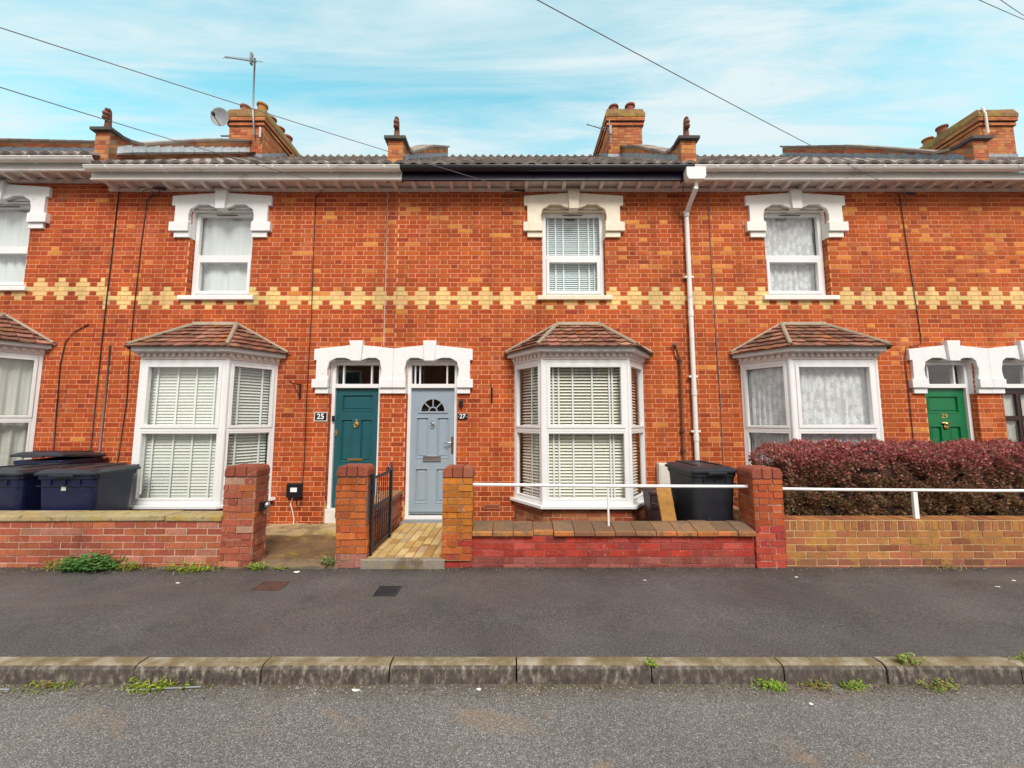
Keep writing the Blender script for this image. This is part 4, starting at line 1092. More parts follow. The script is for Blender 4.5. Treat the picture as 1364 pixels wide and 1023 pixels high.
def party_wall(label, x0, x1, y0, y1, h, orange):
    root = thing('dividing_wall', label, 'garden wall', ((x0 + x1) / 2, y0, 0))
    m = MB()
    def colf(p, k, kind): return vary(pick([((.38, .11, .055), 3), ((.44, .15, .07), 2), ((.33, .09, .055), 2), ((.48, .25, .17), 1)]), .2)
    for (O, u, n, w) in (((x0, y0, -.02), X, -Yv, x1 - x0), ((x1, y0, -.02), Yv, X, y1 - y0), ((x0, y1, -.02), -Yv, -X, y1 - y0)):
        bricks(m, O, u, Zv, n, w, h + .02, z_off=-.02, colf=colf, mortar=(.46, .30, .2), rec=.005, jit=.002)
    m.build('wall_brickwork', 'brick_garden', root)
    c = MB(); y = y0
    while y < y1 - .01:
        y2 = min(y + .225, y1)
        c.box(x0 - .035, x1 + .035, y + .002, y2 - .002, h + .002, h + .06, vary((.40, .20, .11), .25), jit=.004); y = y2
    c.build('coping_brick', 'brick_lichen', root, bevel=.008)
    return root
party_wall('short brick dividing wall running from the gate pier back between the teal and grey doors', -1.92, -1.70, 4.66, 6.04, .50, True)
party_wall('dividing wall with orange coping running back behind the charcoal bin and the red pier', 2.72, 2.94, 4.73, 6.04, .42, True)

# ------------------------------------------------------------------ rails, gate
def rail(label, pts, post, post_top, r=.019):
    root = thing('handrail', label, 'handrail', (post[0], post[1], post[2]), 'white handrails over the garden walls')
    m = MB(); m.tube(pts, r, 10); m.build('top_rail', 'white_metal', root, smooth=True)
    return root
rl = rail('thin white handrail across the bay window between two brick piers', [(-.447, 4.53, .885), (.6, 4.53, .873), (1.1, 4.53, .868), (2.0, 4.53, .865), (2.70, 4.53, .862)], (1.10, 4.53, .43), .868, .018)
m = MB(); m.tube([(1.10, 4.53, .425), (1.10, 4.53, .85)], .012, 8); m.build('post', 'white_metal', rl)
rl = rail('white handrail with a flat post in front of the purple hedge', [(3.033, 4.53, .838), (3.8, 4.53, .826), (4.61, 4.53, .822), (5.5, 4.53, .815), (7.2, 4.53, .815), (9.4, 4.53, .815)], (4.61, 4.53, .50), .82, .017)
m = MB(); m.box(4.585, 4.635, 4.515, 4.545, .503, .80); m.build('post', 'white_metal', rl, bevel=.003)
m.v = [(x + 2.3, y, z) for x, y, z in m.v]; m.build('post', 'white_metal', rl, bevel=.003)
m = MB(); m.tube([(2.83, 4.80, .80), (2.83, 5.95, .86)], .016, 8); m.tube([(2.83, 5.3, .475), (2.83, 5.3, .81)], .011, 6)
tag(m.build('handrail', 'white_metal', loc=(2.83, 4.8, .475), smooth=True), 'short white rail slanting away behind the charcoal bin on the dividing wall', 'handrail', 'white handrails over the garden walls')

gt = thing('iron_gate', 'open black iron garden gate with pointed end post on the leaning pier', 'gate', (-1.595, 4.50, .08))
gx, ga, gb = -1.597, 4.50, 5.22
m = MB(); m.box(gx - .016, gx + .016, ga, ga + .032, .09, 1.0); m.build('hinge_stile', 'iron', gt)
m = MB(); m.box(gx - .018, gx + .018, gb - .04, gb, .11, .97)
m.add([(gx - .018, gb - .04, .97), (gx + .018, gb - .04, .97), (gx + .018, gb, .97), (gx - .018, gb, .97), (gx, gb + .004, 1.10)], [(0, 1, 4), (1, 2, 4), (2, 3, 4), (3, 0, 4)])
m.build('closing_stile', 'iron', gt)
for z in (.16, .62, .955):
    m = MB(); m.box(gx - .008, gx + .008, ga + .033, gb - .041, z - .014, z + .014); m.build('crossbar', 'iron', gt)
for i in range(8):
    y = ga + .033 + (gb - ga - .074) * (i + .5) / 8
    m = MB(); m.tube([(gx + .001, y, .175), (gx + .001, y, .605)], .0055, 6); m.tube([(gx + .001, y, .635), (gx + .001, y, .94)], .0055, 6); m.build('bar', 'iron', gt)
m = MB(); m.tube([(gx, gb - .22, .965), (gx, gb - .22, 1.0), (gx, gb - .16, 1.02), (gx, gb - .12, .97)], .009, 6); m.build('latch', 'iron', gt)
for z in (.22, .86):
    m = MB(); m.tube([(-1.612, 4.49, z), (-1.59, 4.49, z)], .014, 8); m.tube([(gx, 4.49, z - .03), (gx, 4.49, z + .03)], .013, 8); m.build('hinge', 'iron', gt)

# ------------------------------------------------------------------ bins
def rrect(w, d, z, rad=.06, cx=0, cy=0, n=4):
    pts = []
    for sx, sy, a0 in ((1, 1, 0), (-1, 1, 90), (-1, -1, 180), (1, -1, 270)):
        for i in range(n + 1):
            a = R(a0 + 90 * i / n)
            pts.append(Vector((cx + sx * (w / 2 - rad) + rad * math.cos(a), cy + sy * (d / 2 - rad) + rad * math.sin(a), z)))
    return pts
def make_bin(w, d, h, bodym, label, cat='wheelie bin', group='wheelie bins in the front gardens', lid_tilt=0, sticker=None):
    root = thing('wheelie_bin', label, cat, (0, 0, 0), group)
    m = MB()
    m.rings([rrect(w * .80, d * .78, .06), rrect(w * .82, d * .80, .10), rrect(w * .93, d * .93, h - .16), rrect(w * .94, d * .94, h - .13), rrect(w * .985, d * .985, h - .12), rrect(w * .985, d * .985, h - .07)])
    for s in (-1, 0, 1): m.box(s * w * .24 - .006, s * w * .24 + .006, -d * .495, -d * .468, h - .21, h - .125)   # ribs below the rim
    m.box(-w * .47, w * .47, -d * .493, -d * .470, h - .205, h - .195)
    b = m.build('bin_body', bodym, root, bevel=.008)
    m = MB()
    m.rings([rrect(w * 1.03, d * 1.05, h - .075, .05), rrect(w * 1.05, d * 1.07, h - .07, .05), rrect(w * 1.05, d * 1.07, h - .045, .05), rrect(w * .98, d * 1.0, h - .03, .06), rrect(w * .90, d * .92, h - .012, .07), rrect(w * .70, d * .74, h, .07)])
    m.box(-w * .30, -w * .24, -d * .30, d * .36, h - .002, h + .014); m.box(w * .24, w * .30, -d * .30, d * .36, h - .002, h + .014)
    m.box(-w * .30, w * .30, d * .37, d * .42, h - .006, h + .012)
    m.box(-w * .20, w * .20, -d * .58, -d * .53, h - .085, h - .06)                 # lip
    for s in (-1, 1): m.tube([(s * w * .3, d * .50, h - .04), (s * w * .3, d * .60, h - .035)], .018, 8)
    m.tube([(-w * .38, d * .60, h - .035), (w * .38, d * .60, h - .035)], .017, 8)
    if lid_tilt:
        c = Vector((0, d * .5, h - .06)); M_ = Matrix.Translation(c) @ Matrix.Rotation(lid_tilt, 4, 'X') @ Matrix.Translation(-c)
        m.v = [tuple(M_ @ Vector(p)) for p in m.v]
    m.build('bin_lid', 'bin_lid', root, bevel=.006)
    for s in (-1, 1):
        m = MB(); m.lathe([(.03, -.025), (.095, -.022), (.10, 0), (.095, .022), (.03, .025)], (s * w * .40, d * .36, .10), 18, 'x'); m.build('wheel', 'black', root)
    if sticker:
        for (sx, sz, sw, sh, c) in sticker:
            yy = -d * (.39 + .075 * sz / h) - .012
            m = MB(); m.box(sx - sw, sx + sw, yy, yy + .004, sz - sh, sz + sh); m.build('sticker', c, root)
    return root
b1 = make_bin(.58, .70, 1.06, 'bin_grey', 'charcoal wheelie bin behind the red painted wall next to the plywood board')
b1.location = (2.43, 5.09, .0); b1.rotation_euler.z = R(4)
b2 = make_bin(.68, .62, 1.03, 'bin_navy', 'navy wheelie bin with small square sticker, nearest the bay window', sticker=[(-.02, .80, .026, .028, 'sticker')])
b2.location = (-5.42, 5.06, 0); b2.rotation_euler.z = R(4)
b3 = copy_tree(b2); b3['label'] = 'navy wheelie bin cut off by the left edge in the front row'
b3.location = (-6.24, 5.06, 0); b3.rotation_euler.z = R(-3)
b4 = make_bin(.66, .62, 1.14, 'bin_navy', 'navy wheelie bin in the back row with its lid propped slightly open', lid_tilt=R(-5))
b4.location = (-6.52, 5.66, 0); b4.rotation_euler.z = R(3)

cd = thing('recycling_caddy', 'small dark brown recycling box beside the bay window behind the low red wall', 'recycling box', (1.93, 5.28, 0))
m = MB(); m.rings([rrect(.26, .26, .30, .03, 1.94, 5.28), rrect(.30, .30, .655, .03, 1.94, 5.28)]); m.build('box_body', 'caddy', cd)
m = MB(); m.rings([rrect(.33, .33, .657, .03, 1.94, 5.28), rrect(.335, .335, .69, .03, 1.94, 5.28), rrect(.28, .28, .715, .05, 1.94, 5.28)]); m.build('box_lid', 'caddy', cd)
m = MB(); m.tube([(1.79, 5.12, .62), (1.80, 5.09, .55), (1.94, 5.085, .53), (2.08, 5.09, .55), (2.09, 5.12, .62)], .010, 6); m.build('handle', 'caddy', cd, smooth=True)
m = MB(); m.box(1.80, 2.08, 5.15, 5.42, .012, .298); tag(m.build('crate', 'caddy', loc=(1.94, 5.28, .012), bevel=.01), 'dark crate carrying the brown recycling box beside the bay', 'crate')
m = MB(); m.obox((1.885, 4.77, .42), Vector((1, .05, .10)).normalized(), Vector((-.115, .10, 1)).normalized(), Vector((0, -1, .1)).normalized(), .088, .415, .011)
m.obox((1.80, 4.757, .20), Vector((1, .05, .10)).normalized(), Vector((-.14, .10, 1)).normalized(), Vector((0, -1, .1)).normalized(), .03, .20, .010)
tag(m.build('plywood_board', 'plywood', loc=(1.9, 4.77, 0)), 'orange brown plywood offcut leaning against the charcoal bin', 'board')
m = MB(); m.box(2.975, 3.02, 5.0, 5.3, .02, .05)

def meter(label, x0, x1, z0, z1):
    r_ = thing('meter_box', label, 'meter box', ((x0 + x1) / 2, FY - .1, z0), 'meter boxes on the house fronts')
    m = MB(); m.box(x0, x1, FY - .12, FY - .003, z0, z1); m.build('meter_case', 'meter', r_, bevel=.008)
    m = MB(); m.box(x0 + .02, x1 - .02, FY - .128, FY - .121, z0 + .02, z1 - .02); m.build('meter_door', 'meter', r_, bevel=.004)
    m = MB(); m.lathe([(.012, 0), (.010, -.006)], ((x0 + x1) / 2 - .03, FY - .128, z0 + .30), 10, 'y'); m.build('meter_lock', 'black', r_)
meter('cream meter box on the brick wall behind the charcoal bin', 2.22, 2.62, .34, .97)
meter('pale meter box low on the wall between the navy bins and the bay window', -6.02, -5.77, .12, .72)

# ------------------------------------------------------------------ fittings on the walls
m = MB(); m.tube([(-3.455, FY - .015, 2.18), (-3.33, FY - .30, 2.19)], .009, 6)
def basket_bracket(label, x, z):
    r_ = thing('hanging_basket_bracket', label, 'bracket', (x, FY, z), 'hanging basket brackets')
    m = MB(); m.box(x - .012, x + .012, FY - .012, FY - .002, z - .22, z + .02); m.build('back_plate', 'black', r_)
    m = MB(); m.tube([(x, FY - .013, z), (x, FY - .28, z + .01), (x, FY - .30, z + .045)], .008, 6)
    m.tube([(x, FY - .013, z - .19), (x, FY - .10, z - .10), (x, FY - .21, z - .002)], .006, 6); m.build('arm', 'black', r_)
basket_bracket('black hanging basket bracket on the brick between the greenish blinds and number 25', -3.32, 2.17)
basket_bracket('black hanging basket bracket on the brick between the number 27 plate and the bay', -.315, 2.11)

def plaque(label, x0, x1, z0, z1, txt, rim):
    r_ = thing('house_number_plate', label, 'house number', ((x0 + x1) / 2, FY - .02, (z0 + z1) / 2), 'house number plates')
    m = MB(); m.box(x0, x1, FY - .018, FY - .002, z0, z1); m.build('plate', 'black', r_, bevel=.006)
    if rim:
        m = MB(); frame_rect(m, (0, FY - .002, 0), X, -Yv, x0 - .012, x1 + .012, z0 - .012, z1 + .012, .0115, 0, .014); m.build('rim', 'peeling', r_)
    digits(txt, ((x0 + x1) / 2, FY - .022, (z0 + z1) / 2), (z1 - z0) * .98, 'digit', r_, 'digits')
    if not rim:
        for sx in (x0 + .016, x1 - .016):
            m = MB(); m.lathe([(.006, 0), (.005, -.004)], (sx, FY - .019, (z0 + z1) / 2), 8, 'y'); m.build('screw', 'digit', r_)
plaque('black number 25 plate with pale rim beside the teal door', -3.065, -2.885, 1.615, 1.735, '25', True)
plaque('small black number 27 plate beside the grey blue door', -.845, -.695, 1.63, 1.725, '27', False)
m = MB(); m.box(-.825, -.765, FY - .055, FY - .002, 1.83, 1.925); m.prism([(FY - .055, 1.925), (FY - .002, 1.925), (FY - .002, 1.95)], (-.825, 0, 0), Yv, Zv, X, .003, .057)
tag(m.build('key_safe', 'black', loc=(-.8, FY, 1.83), bevel=.006), 'small black key safe on the brick above the number 27 plate', 'key safe')
m = MB(); m.box(-2.835, -2.80, FY + .055, FY + .0895, 1.60, 1.69); m.lathe([(.010, 0), (.009, -.006)], (-2.818, FY + .055, 1.665), 10, 'y')
tag(m.build('doorbell', 'black', loc=(-2.82, FY + .09, 1.6), bevel=.004), 'black doorbell on the white frame left of the teal door', 'doorbell')
so = thing('outdoor_socket', 'black outdoor socket box with white cover low on the wall left of the teal door', 'socket', (-3.31, FY, .55))
m = MB(); m.box(-3.43, -3.20, FY - .06, FY - .002, .45, .665); m.build('socket_case', 'black', so, bevel=.012)
m = MB(); m.box(-3.36, -3.26, FY - .072, FY - .061, .535, .60); m.build('socket_cover', 'digit', so, bevel=.004)
m = MB(); m.tube([(-3.33, FY - .04, .45), (-3.36, FY - .05, .36), (-3.33, FY - .03, .25), (-3.30, FY - .03, .12), (-3.31, FY - .03, .02)], .007, 6); m.build('white_flex', 'white_metal', so, smooth=True)
m = MB(); m.tube([(-3.28, FY - .04, .45), (-3.26, FY - .05, .34), (-3.21, FY - .04, .33), (-3.19, FY - .03, .46)], .008, 6); m.build('black_flex', 'wire', so, smooth=True)
tp = thing('garden_tap', 'round silver tap on the weathered pier beside the mossy concrete path', 'tap', (-2.84, 4.55, .66))
m = MB(); m.box(-2.869, -2.83, 4.50, 4.57, .60, .69); m.build('tap_bracket', 'black', tp)
m = MB(); m.lathe([(.02, -2.829), (.036, -2.815), (.036, -2.79), (.015, -2.775)], (0, 4.54, .655), 14, 'x'); m.build('tap_head', 'chrome', tp, smooth=True)
av = thing('air_brick', 'terracotta air brick low on the wall behind the red painted wall', 'air brick', (-.30, FY, .30))
m = MB(); frame_rect(m, (0, FY - .004, 0), X, -Yv, -.42, -.19, .27, .345, .012, 0, .012); m.c = [(.42, .15, .09)] * len(m.f); m.build('vent_frame', 'brick_garden', av)
m = MB()
for i in range(4): m.box(-.405, -.205, FY - .013, FY - .005, .284 + i * .013, .291 + i * .013, (.40, .13, .07))
m.build('vent_bars', 'brick_garden', av)
av['label'] = 'reddish air brick low on the brick wall just left of the bay'

ip = thing('iron_vent_pipe', 'rusty iron pipe running up the wall beside the white downpipe', 'pipe', (2.63, FY, .9))
m = MB(); m.tube([(2.56, FY - .05, 2.80), (2.575, FY - .06, 2.74), (2.63, FY - .045, 2.58), (2.635, FY - .045, 2.4), (2.64, FY - .045, .3)], [.022, .017, .017, .017, .017], 10); m.build('pipe', 'rust', ip, smooth=True)
for z in (2.55, 1.45, 1.15):
    m = MB(); m.lathe([(.026, -.02), (.026, .02)], (2.637, FY - .045, z), 10); m.box(2.60, 2.68, FY - .03, FY - .002, z - .012, z + .012); m.build('pipe_clip', 'rust', ip)
m = MB(); m.lathe([(.03, -.01), (.035, .02), (.02, .03)], (2.558, FY - .05, 2.80), 10); m.build('pipe_end', 'galv', ip)

y = FY - .012
CABLES = [
    ('black cable down the party line at the step in the eaves', [(-6.47, y, 5.36), (-6.48, y, 4.4), (-6.50, y, 3.0), (-6.51, y, .6)], .008, 'wire'),
    ('black cable dropping from a connector under the eaves left of the net curtained window', [(-5.75, y - .05, 5.40), (-5.78, y - .02, 5.30), (-5.96, y, 5.28), (-5.99, y, 5.2), (-6.02, y, 4.5), (-6.04, y, 3.4), (-6.04, y, 2.6), (-6.02, y, 1.9), (-6.08, y, .9)], .0065, 'wire'),
    ('dark curved cable bending down the wall above the navy bins', [(-6.74, y, 3.14), (-6.95, y, 3.02), (-7.08, y, 2.85), (-7.12, y, 2.5), (-7.10, y, 1.8), (-7.08, y, 1.0)], .0075, 'wire'),
    ('grey conduit standing on the wall between the two black cables above the bins', [(-6.36, y, 2.80), (-6.36, y, 1.9), (-6.37, y, .7)], .012, 'wire_grey'),
    ('thin black cable running down to the outdoor socket left of the teal door', [(-3.10, y - .04, 5.37), (-3.22, y, 5.27), (-3.215, y, 4.3), (-3.20, y, 3.3), (-3.21, y, 2.0), (-3.20, y, 1.0), (-3.21, y, .6)], .006, 'wire'),
    ('pale cable down the wall to the joint between the two doors', [(-2.04, y, 5.36), (-2.03, y, 4.2), (-2.035, y, 3.3), (-2.03, y, 2.79)], .007, 'wire_pale'),
    ('dark cable just right of the white downpipe', [(3.22, y, 5.36), (3.225, y, 4.2), (3.24, y, 2.8), (3.26, y, 1.8), (3.26, y, .3)], .006, 'wire_grey'),
    ('dark cable looping round the white hood over the green door', [(6.37, y, 5.34), (6.40, y, 4.6), (6.46, y, 3.5), (6.49, y, 2.86), (6.44, y, 2.80), (6.24, y, 2.77), (6.20, y, 2.6), (6.21, y, 1.9), (6.22, y, .5)], .006, 'wire'),
]
for lab, pts, r_, mt in CABLES:
    m = MB(); m.tube(pts, r_, 6); tag(m.build('wall_cable', mt, loc=pts[0], smooth=True), lab, 'cable', 'cables on the house fronts')
# joint boxes and slack loops where the overhead lines reach the houses
def joint(label, x, y_, z, loop=True):
    r_ = thing('cable_joint', label, 'cable joint', (x, y_, z), 'cable joints under the eaves')
    m = MB(); m.tube([(x - .09, y_, z + .01), (x + .09, y_, z - .01)], [.016, .022], 8); m.build('joint_sleeve', 'black', r_)
    if loop:
        m = MB(); m.tube([(x - .08, y_, z)] + [(x - .17 + .09 * math.cos(a), y_ - .02, z - .12 + .10 * math.sin(a)) for a in [R(70 + 28 * i) for i in range(13)]], .005, 5); m.build('slack_loop', 'wire', r_, smooth=True)
joint('black cable joint with a slack loop left of the cream window hood', .12, 5.93, 5.32)
joint('black cable joint under the eaves left of the net curtained window', -5.72, 5.95, 5.36)
joint('black cable joint under the eaves right of the lace curtained window', 6.42, 5.94, 5.27)

def overhead(label, p, q, sag, r_=.0036):
    p, q = Vector(p), Vector(q); d = q - p
    pts = [p + d * t - Zv * sag * 4 * t * (1 - t) for t in [i / 24 for i in range(25)]]
    m = MB(); m.tube(pts, r_, 6); tag(m.build('overhead_wire', 'wire_grey', loc=p, smooth=True), label, 'overhead wire', 'overhead wires')
def ext(p, q, k): p, q = Vector(p), Vector(q); return p + (q - p) * k
overhead('overhead wire from the top left crossing the sky to the cream hooded window', (.10, 5.96, 5.33), ext((.10, 5.96, 5.32), (-3.66, 2.5, 4.46), 1.7), .06)
overhead('lower overhead wire from the left edge to the eaves above the net curtained window', (-3.09, 5.76, 5.37), ext((-3.09, 5.76, 5.34), (-3.60, 2.5, 3.96), 1.3), .03)
overhead('overhead wire from the top centre slanting down to the house with the green door', (6.42, 5.96, 5.27), ext((6.42, 5.96, 5.25), (.22, 2.5, 4.64), 1.5), .06)
overhead('overhead wire crossing the top right corner, lower of two', (8.66, 5.6, 7.75), ext((7.26, 5, 7.05), (4.48, 3.5, 5.81), 1.8), .02)
overhead('overhead wire crossing the top right corner, upper of two', (8.4, 5.65, 8.0), ext((7.30, 5, 7.37), (5.62, 4, 6.41), 2.2), .02)

# ------------------------------------------------------------------ rooftop aerials
ae = thing('television_aerial', 'tall television aerial on a mast above the left chimney', 'aerial', (-6.36, 8.85, 8.9), 'television aerials')
m = MB(); m.tube([(-6.30, 8.84, 8.55), (-6.37, 8.84, 9.2), (-6.41, 8.84, 10.60)], .020, 8); m.build('mast', 'galv', ae, smooth=True)
m = MB(); m.tube([(-7.12, 8.78, 10.58), (-6.36, 8.84, 10.50)], .013, 6); m.build('boom', 'galv', ae)
m = MB()
for i in range(11):
    x = -7.10 + i * .062; m.tube([(x, 8.70, 10.56 - i * .006 - .10), (x, 8.86, 10.56 - i * .006 + .12)], .006, 5)
m.build('elements', 'galv', ae)
m = MB()
for dx in (0, .03): m.tube([(-6.37 + dx, 8.66, 10.38), (-6.35 + dx, 9.0, 10.66)], .008, 5)
m.box(-6.50, -6.46, 8.78, 8.86, 10.42, 10.72); m.build('reflector', 'galv', ae)
m = MB(); m.tube([(-6.16, 8.85, 8.5), (-6.16, 8.84, 8.75)], .03, 8); m.build('bracket', 'galv', ae)
dh = thing('satellite_dish', 'grey satellite dish on the left side of the left chimney', 'satellite dish', (-7.05, 8.95, 8.8))
m = MB(); nrm = Vector((.12, -.93, -.12)).normalized(); a_ = nrm.cross(Zv).normalized(); b_ = a_.cross(nrm)
c_ = Vector((-7.16, 8.86, 9.02)); rg = []
for k, (rr, dp) in enumerate(((.015, .0), (.09, .010), (.16, .030), (.205, .05), (.21, .05), (.16, .024), (.015, -.012))):
    rg.append([c_ + a_ * rr * math.cos(i * math.pi / 12) + b_ * rr * 1.08 * math.sin(i * math.pi / 12) + nrm * dp for i in range(24)])
m.rings(rg); m.build('reflector', 'dish', dh, smooth=True)
m = MB(); m.tube([c_ - b_ * .20 + nrm * .05, c_ + nrm * .30 - b_ * .12], .010, 6); m.obox(c_ + nrm * .30 - b_ * .09, a_, b_, nrm, .025, .03, .04); m.build('receiver_arm', 'black', dh)
m = MB(); m.tube([c_ - nrm * .015, c_ + Vector((.10, .06, -.02)), (-6.985, 8.99, 8.82)], .022, 8); m.tube([(-7.20, 8.95, 8.62), (-6.985, 8.95, 8.62)], .02, 6); m.build('bracket', 'galv', dh)
ae = thing('television_aerial', 'small television aerial pointing left on the front of the middle chimney', 'aerial', (2.36, 8.85, 8.6), 'television aerials')
m = MB(); m.tube([(2.42, 8.84, 8.35), (2.38, 8.82, 8.92)], .016, 8); m.build('mast', 'galv', ae)
m = MB(); m.tube([(1.80, 8.70, 8.73), (2.46, 8.83, 8.62)], .011, 6); m.build('boom', 'galv', ae)
m = MB()
for i in range(6):
    x = 1.83 + i * .10; m.tube([(x, 8.64, 8.64 - i * .016), (x, 8.80, 8.80 - i * .016)], .006, 5)
m.box(2.37, 2.42, 8.76, 8.80, 8.54, 8.76); m.build('elements', 'dish', ae)
m = MB(); m.tube([(11.60, 8.86, 9.30), (11.62, 8.83, 9.1), (11.64, 8.84, 8.6)], .025, 8); tag(m.build('aerial_mast', 'meter', loc=(11.55, 8.85, 8.5)), 'pale aerial stub clamped to the mossy right hand chimney', 'aerial')

# ------------------------------------------------------------------ covers and litter on the pavement
def cover(label, x0, x1, y0, y1, mt, studs):
    zf = lambda yy: -.030 + .030 * (yy - 2.868) / 1.592
    r_ = thing('utility_cover', label, 'utility cover', ((x0 + x1) / 2, (y0 + y1) / 2, zf((y0 + y1) / 2)), 'utility covers in the pavement')
    m = MB(); zc = zf((y0 + y1) / 2)
    for a, b, c, d in ((x0, x1, y0, y0 + .015), (x0, x1, y1 - .015, y1), (x0, x0 + .015, y0 + .015, y1 - .015), (x1 - .015, x1, y0 + .015, y1 - .015)): m.box(a, b, c, d, zc - .01, zc + .006)
    m.build('cover_frame', mt, r_)
    m = MB(); m.box(x0 + .018, x1 - .018, y0 + .018, y1 - .018, zc - .01, zc + .004)
    k = 6
    if studs:
        for i in range(k):
            for j in range(k):
                cx_, cy_ = x0 + .03 + (x1 - x0 - .06) * (i + .5) / k, y0 + .03 + (y1 - y0 - .06) * (j + .5) / k
                dx, dy = ((.013, .005) if (i + j) % 2 else (.005, .013)); m.box(cx_ - dx, cx_ + dx, cy_ - dy, cy_ + dy, zc + .004, zc + .008)
    m.build('cover_plate', mt, r_)
MT['cover_dark'] = flat('cast_iron_cover', (.028, .028, .030), .5, .4, 20)
MT['cover_rust'] = flat('rusty_cover', (.10, .045, .032), .75, .4, 18)
cover('rusty reddish square cover in the pavement before the mossy concrete path', -2.51, -2.24, 3.885, 4.085, 'cover_rust', False)
cover('black studded cast iron cover in the pavement before the block paved path', -1.30, -1.085, 3.77, 3.98, 'cover_dark', True)

r = random.Random(21)
def scrap(label, x, y_, z, s, group):
    m = MB(); a = r.uniform(0, 6.28); n = 6
    P0 = [Vector((x + s * (1 + r.uniform(-.3, .3)) * math.cos(a + i * 1.047) * (1.0 if i % 2 else .7), y_ + s * .5 * math.sin(a + i * 1.047), z + .004 + r.uniform(0, s * .25))) for i in range(n)]
    m.face(P0); m.face([p - Zv * .003 for p in P0][::-1])
    tag(m.build('litter_scrap', 'lit_white', loc=(x, y_, z)), label, 'litter', group)
sc_ = [('white scrap of paper by the mossy concrete path', -2.30, 4.30, 0, .04), ('small white scrap on the pavement below the stone coped wall', -3.35, 4.05, -.01, .022),
       ('pale scrap on the pavement near the left edge', -4.9, 3.82, -.012, .03), ('crumpled pale scrap in the gutter below the grey door', -1.02, 2.70, -.142, .028),
       ('round white scrap in the gutter below the orange pier', -.22, 2.71, -.142, .02), ('pale scrap on the road below the kerb weeds', 1.86, 2.58, -.142, .018),
       ('small white scrap on the pavement below the red painted wall', 1.35, 4.1, -.006, .018), ('tiny white scrap on the pavement below the red pier', 2.95, 4.18, -.005, .02),
       ('white scrap on the pavement before the lichen yellow wall', 4.75, 3.95, -.009, .028), ('white scrap of card near the right edge of the pavement', 5.1, 4.1, -.007, .02)]
for lab, x, y_, z, s in sc_: scrap(lab, x, y_, z, s, 'pale litter scraps on the pavement and road')
m = MB(); m.tube([(-3.45, 2.715, -.135), (-3.28, 2.70, -.132)], .006, 5); m.tube([(-2.52, 2.70, -.135), (-2.05, 2.725, -.13)], .005, 5)
tag(m.build('twigs', 'dish'), kind='stuff')
m = MB(); r = random.Random(31)                                       # grit, leaf bits and crumbs that nobody could count
for i in range(6500):
    u = r.random()
    if u < .55: x, y_, z = r.uniform(-4.2, 4.2), 2.755 - abs(r.gauss(0, .07)), -.142
    elif u < .75: x, y_, z = r.uniform(-7, 7), 4.425 - abs(r.gauss(0, .06)), 0 - .002
    elif u < .9: x, y_ = r.uniform(-6, 6), r.uniform(2.95, 4.35); z = -.030 + .030 * (y_ - 2.868) / 1.592
    else: x, y_, z = r.uniform(-3.6, 3.6), r.uniform(2.05, 2.7), -.142
    s = r.uniform(.002, .0065) if u < .75 else r.uniform(.002, .0045); a = r.uniform(0, 3.14)
    c = r.choice([(.10, .07, .04), (.06, .045, .03), (.30, .24, .16), (.45, .42, .38), (.16, .09, .04)])
    m.add([(x + s * math.cos(a + k * 2.1), y_ + s * math.sin(a + k * 2.1) * 1.3, z + .001) for k in range(3)] + [(x, y_, z + s * .8)], [(0, 1, 3), (1, 2, 3), (2, 0, 3)], c)
MT['grit'] = attr('grit', .9, 0, .1)
tag(m.build('grit', 'grit'), kind='stuff')

# ------------------------------------------------------------------ plants
def blade(m, p, d, ln, w, droop, col):
    p, d = Vector(p), Vector(d).normalized(); side = d.cross(Zv)
    side = side.normalized() if side.length > .01 else X
    pts = []
    for i in range(5):
        t = i / 4; q = p + d * ln * t - Zv * droop * t * t * ln; ww = w * (1 - t ** 1.5) + .0004; pts += [q - side * ww, q + side * ww]
    m.add(pts, [(2 * i, 2 * i + 1, 2 * i + 3, 2 * i + 2) for i in range(4)], col)
def leaf(m, p, d, up, ln, w, col, lobes=False):
    p, d = Vector(p), Vector(d).normalized(); s = d.cross(up); s = s.normalized() if s.length > .01 else X; n = s.cross(d)
    m.add([p, p + d * ln * .45 + s * w - n * ln * .06, p + d * ln - n * ln * .16, p + d * ln * .45 - s * w - n * ln * .06, p + d * ln * .5 + n * ln * .05], [(0, 1, 4), (1, 2, 4), (2, 3, 4), (3, 0, 4)], col)
def tuft(label, x, y_, z, n, spread, ln, seed, col=(.20, .26, .035), broad=0, y_fl=.3, dry=.15):
    r = random.Random(seed); m = MB()
    for i in range(n):
        a = r.uniform(0, 6.28); q = (x + r.gauss(0, spread * .38), y_ + min(r.gauss(0, spread * .16), .02), z - .003)
        c = col if r.random() > dry else (.32, .24, .10); k = r.uniform(.8, 1.6); c = (c[0] * k, c[1] * k, c[2] * k)
        if r.random() < broad:
            st = Vector((math.cos(a), math.sin(a) * .7, r.uniform(.5, 1.6))).normalized(); L_ = ln * r.uniform(.4, 1.0); pp_ = Vector(q) + st * L_
            blade(m, q, st, L_, .0018, .1, tuple(v * .7 for v in c))
            for k2 in range(4):
                b_ = a + r.uniform(-1.6, 1.6); leaf(m, Vector(q) + st * L_ * r.uniform(.35, 1), (math.cos(b_), math.sin(b_) * .8 - .2, r.uniform(-.1, .7)), Zv, ln * r.uniform(.16, .30), ln * r.uniform(.07, .12), c)
        else:
            blade(m, q, (math.cos(a) * y_fl * 2.2, math.sin(a) * y_fl * 1.2 - .15, r.uniform(.6, 1.2)), ln * r.uniform(.45, 1.1), .0028, r.uniform(.2, .9), c)
    o = m.build('weed_clump', 'leaf', loc=(x, y_, z))
    return tag(o, label, 'weed', 'weeds along the walls and kerb')
